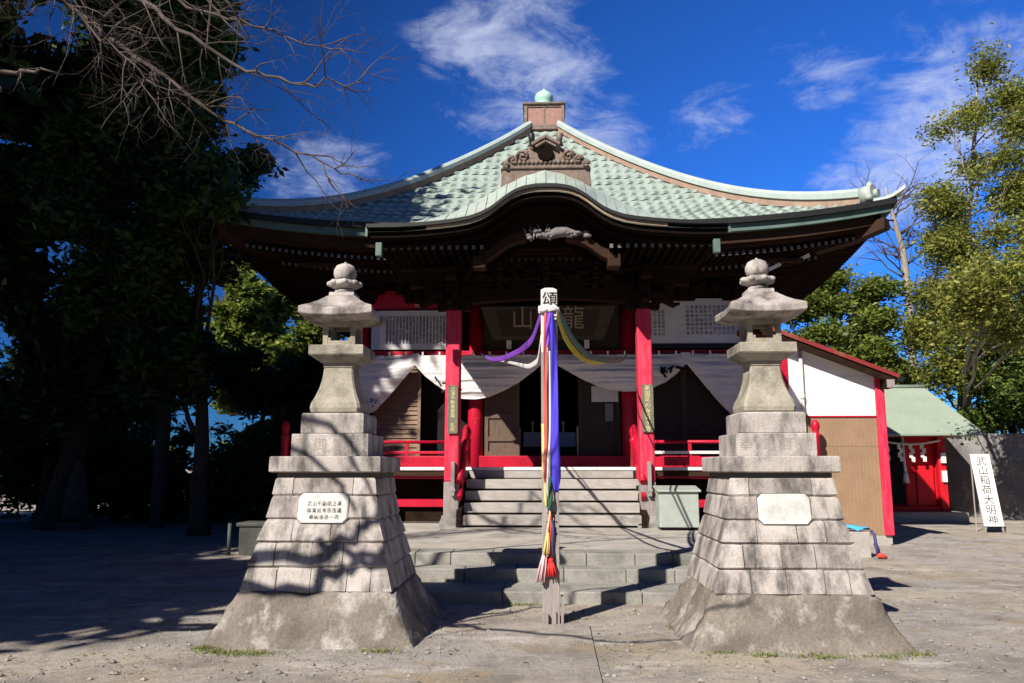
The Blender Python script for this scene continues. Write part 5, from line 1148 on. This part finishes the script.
YB = [((c[0]-1.0,c[1],c[2]), r) if c[1] > 25 and c[0] > 14.9 else (c, r) for c, r in YB]+[((13.6,27,9.4),(0.9,0.9,0.6)),((14.6,26.5,4.3),(0.9,0.9,0.6)),((15.3,26.5,5.8),(1.0,0.9,0.6)),((13.0,27,7.2),(0.7,0.8,0.5))]
tree('broadleaf_tree', 'tall loose yellowing tree with a pale trunk behind the standing sign', (14.1,27.5,0), [(14.1,27.5,-0.1),(14.0,27.5,3.2),(14.2,27.5,5.2),(14.5,27.5,8.5),(15.2,27.5,12),(15.6,27.5,15.2)], 0.19, YB, 104000, 0.072, m_lf_yel, 32, bark=m_barkl, group=GR, flat=0.75, spread=1.8, split=3, hollow=0.05, clump=40, limbmax=0.06)
tree('broadleaf_tree', 'dark green rounded tree above the right end of the grey wall', (15.2,26.9,0), [(15.2,26.9,-0.1),(15.3,26.9,2.5),(15.2,26.9,5)], 0.2,
     [((14.2,26.2,3.2),(1.0,0.9,0.7)),((15.2,26,3.6),(1.2,1,0.9)),((14.6,26,4.3),(1.0,1,0.6)),((15.8,25.8,5.0),(1.3,1,0.8)),((15.2,25.8,5.8),(1.0,1,0.6)),((16.6,26,3.2),(1.2,1,0.9)),((13.6,26.6,2.9),(0.7,0.7,0.5)),((17.2,26,5.2),(1.2,1,0.9))], 60000, 0.08, m_lf_rt, 33, group=GR, split=3, hollow=0.15, spread=1.3, clump=34)
tree('broadleaf_tree', 'yellowing tree between the annex roof end and the pale trunk', (13.0,32,0), [(13.0,32,-0.1),(13.0,32,3),(12.9,32,6)], 0.2,
     [((12.4,31.5,4.2),(1.1,0.9,0.8)),((13.6,31.5,5.0),(1.2,0.9,0.7)),((12.9,31.5,6.4),(1.0,0.9,0.6)),((14.3,31.5,6.6),(1.1,0.9,0.6)),((12.2,31.5,5.6),(0.8,0.8,0.5))], 36000, 0.085, m_lf_yel, 34, bark=m_barkl, group=GR, split=3, hollow=0.1, spread=1.5, clump=34)
tree('broadleaf_tree', 'thin leafed green tree at the far right edge behind the yellowing one', (19.5,30,0), [(19.5,30,-0.1),(19.4,30,4),(19.2,30,10)], 0.25,
     [((19,29.5,8),(1.6,1.2,1.2)),((19.6,29.5,10.6),(1.5,1.2,1.1)),((18.8,29.5,5.4),(1.5,1.2,1.2)),((18.2,29.5,3.6),(1.3,1.2,1.0))], 34000, 0.095, m_lf_mid, 35, group=GR, split=3, hollow=0.1, spread=1.4, clump=34)

# bare trees
def bare(q, a, d, ln, r, depth, rg, droop=0.0, tips=None):
    n = 5; p = Vector(a); d = Vector(d).normalized(); pts = [p.copy()]
    for i in range(n):
        d = (d+Vector((rg.gauss(0,.16),rg.gauss(0,.16),rg.gauss(0,.14)-droop))).normalized(); p = p+d*(ln/n); pts.append(p.copy())
    q.tube(pts, [r*(1-0.62*i/n) for i in range(n+1)], 6 if r > 0.015 else 4)
    if depth <= 0: return
    for _ in range(rg.choice((2,3,3,4))):
        k = rg.randint(1,n); dd = (pts[k]-pts[k-1]).normalized(); sd_ = Vector((rg.gauss(0,1),rg.gauss(0,0.8),rg.gauss(0,0.9))); sd_ = (sd_-dd*sd_.dot(dd)).normalized()
        bare(q, pts[k], dd*0.75+sd_*0.65, ln*rg.uniform(.5,.75), r*(1-0.62*k/n)*0.6, depth-1, rg, droop)
def limb(q, pts, r0, r1, rg, every=0.35, ln=0.9, depth=2, twr=0.014, bias=(0,0,0), thin=1.0):
    P = []
    for a, b in zip(pts[:-1], pts[1:]):
        m = 4
        for j in range(m): P.append(Vector(a).lerp(Vector(b), j/m)+Vector((rg.gauss(0,.02),rg.gauss(0,.04),rg.gauss(0,.02))))
    P.append(Vector(pts[-1])); n = len(P)-1
    q.tube(P, [(r0+(r1-r0)*i/n)*thin for i in range(n+1)], 8)
    tot = 0
    for i in range(1, n+1):
        tot += (P[i]-P[i-1]).length
        while tot > every:
            tot -= every; dd = (P[i]-P[i-1]).normalized(); sd_ = Vector((rg.gauss(0,1),rg.gauss(0,.8),rg.gauss(0,1)))+Vector(bias); sd_ = (sd_-dd*sd_.dot(dd)).normalized()
            bare(q, P[i], dd*0.7+sd_*0.75, ln*rg.uniform(.5,1.2), min(twr,(r0+(r1-r0)*i/n)*0.6), depth, rg)
BT = thing('bare_tree', (-7.9,4.4,0), 'leafless tree whose pale twigs reach in from the top left corner', 'tree')
q = MB(); q.tube([(-7.9,4.4,-0.1),(-7.85,4.4,0.4),(-7.75,4.5,2.0),(-7.6,4.6,3.4),(-7.5,5.0,4.8)],[0.36,0.28,0.25,0.22,0.18],12); q.build('trunk', m_bark, BT)
rg = random.Random(12); q = MB()
st = (-7.55,4.8,4.2)
limb(q, [st,(-6.8,6.3,6.2),(-5.48,8.0,7.09),(-4.53,8.05,6.7),(-3.94,8.0,6.27),(-3.36,8.1,5.9),(-2.8,8.0,5.69),(-2.25,8.0,5.68),(-1.92,8.0,5.66)], 0.085, 0.009, rg, 0.21, 0.75, 2, 0.010, thin=0.48)
limb(q, [(-7.5,5.0,4.8),(-6.9,6.8,6.6),(-6.11,8.4,7.25),(-5.34,8.45,6.72),(-4.57,8.4,6.08),(-3.72,8.5,5.51),(-3.13,8.4,5.2),(-2.55,8.4,4.93),(-2.07,8.4,4.71)], 0.09, 0.010, rg, 0.20, 0.75, 2, 0.010, thin=0.48)
limb(q, [(-7.5,5.0,4.8),(-6.7,6.6,5.4),(-5.95,7.5,5.62),(-5.41,7.5,5.60),(-5.0,7.5,5.56)], 0.05, 0.008, rg, 0.4, 0.35, 1, 0.008)
limb(q, [(-7.5,5.0,4.8),(-6.4,7.4,7.0),(-4.88,8.8,7.48),(-4.22,8.8,7.06),(-3.6,8.9,6.92),(-2.73,8.8,6.57),(-2.15,8.8,6.45)], 0.07, 0.008, rg, 0.22, 0.7, 2, 0.009, thin=0.48)
limb(q, [(-7.5,5.0,4.8),(-6.2,7.2,7.3),(-4.6,8.2,7.5),(-4.08,8.2,7.06),(-3.64,8.2,6.56),(-3.3,8.2,6.2)], 0.06, 0.008, rg, 0.2, 0.6, 2, 0.009, thin=0.48)
limb(q, [(-7.5,5.0,4.8),(-6.6,6.8,6.9),(-5.6,7.9,7.0),(-5.0,8.0,6.3),(-4.5,8.0,5.9),(-4.3,8.0,5.5)], 0.06, 0.007, rg, 0.10, 0.8, 2, 0.010, bias=(0.3,0,-0.5), thin=0.48)
limb(q, [(-7.55,4.8,4.2),(-6.8,3.6,4.3),(-6.01,3.33,4.45),(-5.6,3.33,4.56),(-4.91,3.33,4.70),(-4.64,3.33,4.95),(-4.44,3.33,5.15),(-4.2,3.33,5.32)], 0.085, 0.03, rg, 2.6, 0.5, 0, 0.014)
limb(q, [(-7.6,4.6,3.5),(-6.7,3.8,3.9),(-5.92,3.53,4.20),(-5.49,3.53,4.13),(-4.84,3.53,4.12),(-4.53,3.53,4.31),(-4.25,3.53,4.40),(-3.95,3.53,4.42)], 0.08, 0.035, rg, 2.6, 0.5, 0, 0.014)
limb(q, [(-4.91,3.33,4.70),(-4.6,3.38,4.63),(-4.2,3.45,4.52),(-3.9,3.5,4.5)], 0.045, 0.02, rg, 2.0, 0.5, 0, 0.012)
limb(q, [(-7.5,5.0,4.8),(-6.2,4.2,5.6),(-5.12,3.79,5.4),(-4.53,3.79,4.98),(-4.38,3.79,4.7)], 0.045, 0.014, rg, 1.5, 0.6, 1, 0.012)
limb(q, [(-7.5,5.0,4.8),(-6.0,4.2,5.9),(-4.8,3.9,5.65),(-4.45,3.92,5.27),(-4.3,3.92,4.99),(-4.1,3.92,4.6)], 0.045, 0.014, rg, 1.2, 0.7, 1, 0.012)
limb(q, [(-4.25,3.53,4.40),(-3.6,3.45,4.30),(-2.9,3.35,4.12),(-2.2,3.30,4.02),(-1.5,3.32,4.03),(-0.9,3.42,4.10)], 0.035, 0.012, rg, 0.5, 0.55, 1, 0.010)
limb(q, [(-4.25,3.53,4.40),(-3.7,4.0,4.9),(-3.1,4.3,5.25),(-2.4,4.5,5.45),(-1.8,4.6,5.6)], 0.032, 0.010, rg, 0.4, 0.6, 1, 0.010)
limb(q, [(-6.0,4.2,5.9),(-5.0,4.9,6.7),(-4.0,5.4,7.3),(-3.0,5.6,7.6),(-2.2,5.7,7.8)], 0.05, 0.012, rg, 0.35, 0.8, 1, 0.012)
q.build('branches', m_twig, BT)
BR = thing('bare_tree', (14.0,31,0), 'slender leafless tree against the cloud right of the roof corner', 'tree')
q = MB(); q.tube([(14.0,31,-0.1),(14.1,31,4),(14.2,31,8),(14.1,31,10.0),(13.8,31,11.6),(13.6,31,12.6)],[0.19,0.17,0.14,0.12,0.07,0.03],10); q.build('trunk', m_barkl, BR)
rg = random.Random(9); q = MB()
for i in range(26):
    z = rg.uniform(8.2,12.0); x = float(np.interp(z,[8,10,11.6,12.6],[14.2,14.1,13.8,13.6])); s_ = rg.choice((-1,1))
    bare(q, (x,31,z), (s_*rg.uniform(.5,1),rg.uniform(-.5,.5),rg.uniform(.25,.8)), rg.uniform(1.0,2.2), 0.04, 2, rg, 0.0)
q.build('branches', m_twig, BR)
BR2 = thing('bare_tree', (16.6,32,0), 'fainter leafless tree between the slender one and the yellowing crown', 'tree')
q = MB(); q.tube([(16.6,32,-0.1),(16.6,32,5),(16.4,32,9.5),(16.3,32,11.5)],[0.16,0.13,0.09,0.03],8); q.build('trunk', m_barkl, BR2)
q = MB()
for i in range(20):
    z = rg.uniform(7.0,11.2); bare(q, (16.5,32,z), (rg.uniform(-1,1),rg.uniform(-.5,.5),rg.uniform(.4,1)), rg.uniform(.9,1.8), 0.035, 2, rg, 0.0)
q.build('branches', m_twig, BR2)

# ------------------------------------------------------------------ ground litter and weeds
def scatter(name, n, area, fn, mat, seed):
    r = random.Random(seed); q = MB()
    for _ in range(n):
        x, y = area(r); fn(q, x, y, 0.012*noise2(x,y), r)
    o = q.build(name, mat); o['kind'] = 'stuff'; return o
def pebble(q, x, y, z, r):
    s_ = r.uniform(.006,.016) if r.random() < .93 else r.uniform(.02,.035); a = r.uniform(0,3.1)
    vs = [(x+s_*math.cos(a),y+s_*math.sin(a),z+s_*.2),(x-s_*.7*math.sin(a),y+s_*.7*math.cos(a),z+s_*.25),(x-s_*math.cos(a),y-s_*math.sin(a),z+s_*.15),(x+s_*.8*math.sin(a),y-s_*.8*math.cos(a),z+s_*.2),(x,y,z+s_*.75),(x,y,z-s_*.4)]
    q.add(vs,[(0,1,4),(1,2,4),(2,3,4),(3,0,4),(1,0,5),(2,1,5),(3,2,5),(0,3,5)])
m_peb = material('pebble', (0.34,0.32,0.29), (0.16,0.145,0.13), 3.0, rough=0.9)
scatter('gravel', 9000, lambda r: (r.gauss(0.5,5.0), 5.4+abs(r.gauss(0,4.0))), pebble, m_peb, 1)
def leaf_litter(q, x, y, z, r):
    s_ = r.uniform(.015,.035); a = r.uniform(0,6.28); c, sn = math.cos(a)*s_, math.sin(a)*s_
    q.add([(x+c,y+sn,z+.012),(x-sn*.5,y+c*.5,z+.022),(x-c,y-sn,z+.014),(x+sn*.5,y-c*.5,z+.02)],[(0,1,2,3)])
scatter('fallen_leaves', 900, lambda r: (r.uniform(-9,11), r.uniform(5.5,20)), leaf_litter, material('dead leaf',(0.22,0.13,0.06),(0.12,0.08,0.045),2.0,rough=0.8), 2)
def blade(q, x, y, z, r):
    h = r.uniform(.012,.045); a = r.uniform(0,6.28); w_ = .006; lx, ly = r.gauss(0,.03), r.gauss(0,.03)
    q.add([(x-w_*math.cos(a),y-w_*math.sin(a),z),(x+w_*math.cos(a),y+w_*math.sin(a),z),(x+lx,y+ly,z+h)],[(0,1,2)])
spots = [(-2.62,6.95,.17,.07),(-2.9,6.98,.08,.04),(-1.5,7.02,.12,.04),(-3.0,7.1,.06,.05),(1.75,7.02,.10,.04),(2.25,6.98,.14,.05),(2.72,7.0,.12,.05),(3.05,7.1,.1,.05),(1.42,7.12,.08,.04),(0.32,7.3,.35,.2),(-0.35,9.42,.12,.05),(0.16,8.55,.05,.05),(0.5,6.6,.3,.2),(1.22,8.2,.06,.08),(-4.6,13.2,.5,.3),(2.0,7.2,.05,.03)]
def wz(r):
    c = spots[r.choices(range(len(spots)), weights=[6,2,2,2,2,3,2,2,1,1.2,2.5,1,1,1,2,1])[0]]; return (r.gauss(c[0],c[2]*.9), r.gauss(c[1],c[3]*.8))
scatter('weeds', 1700, wz, blade, m_grass, 3)
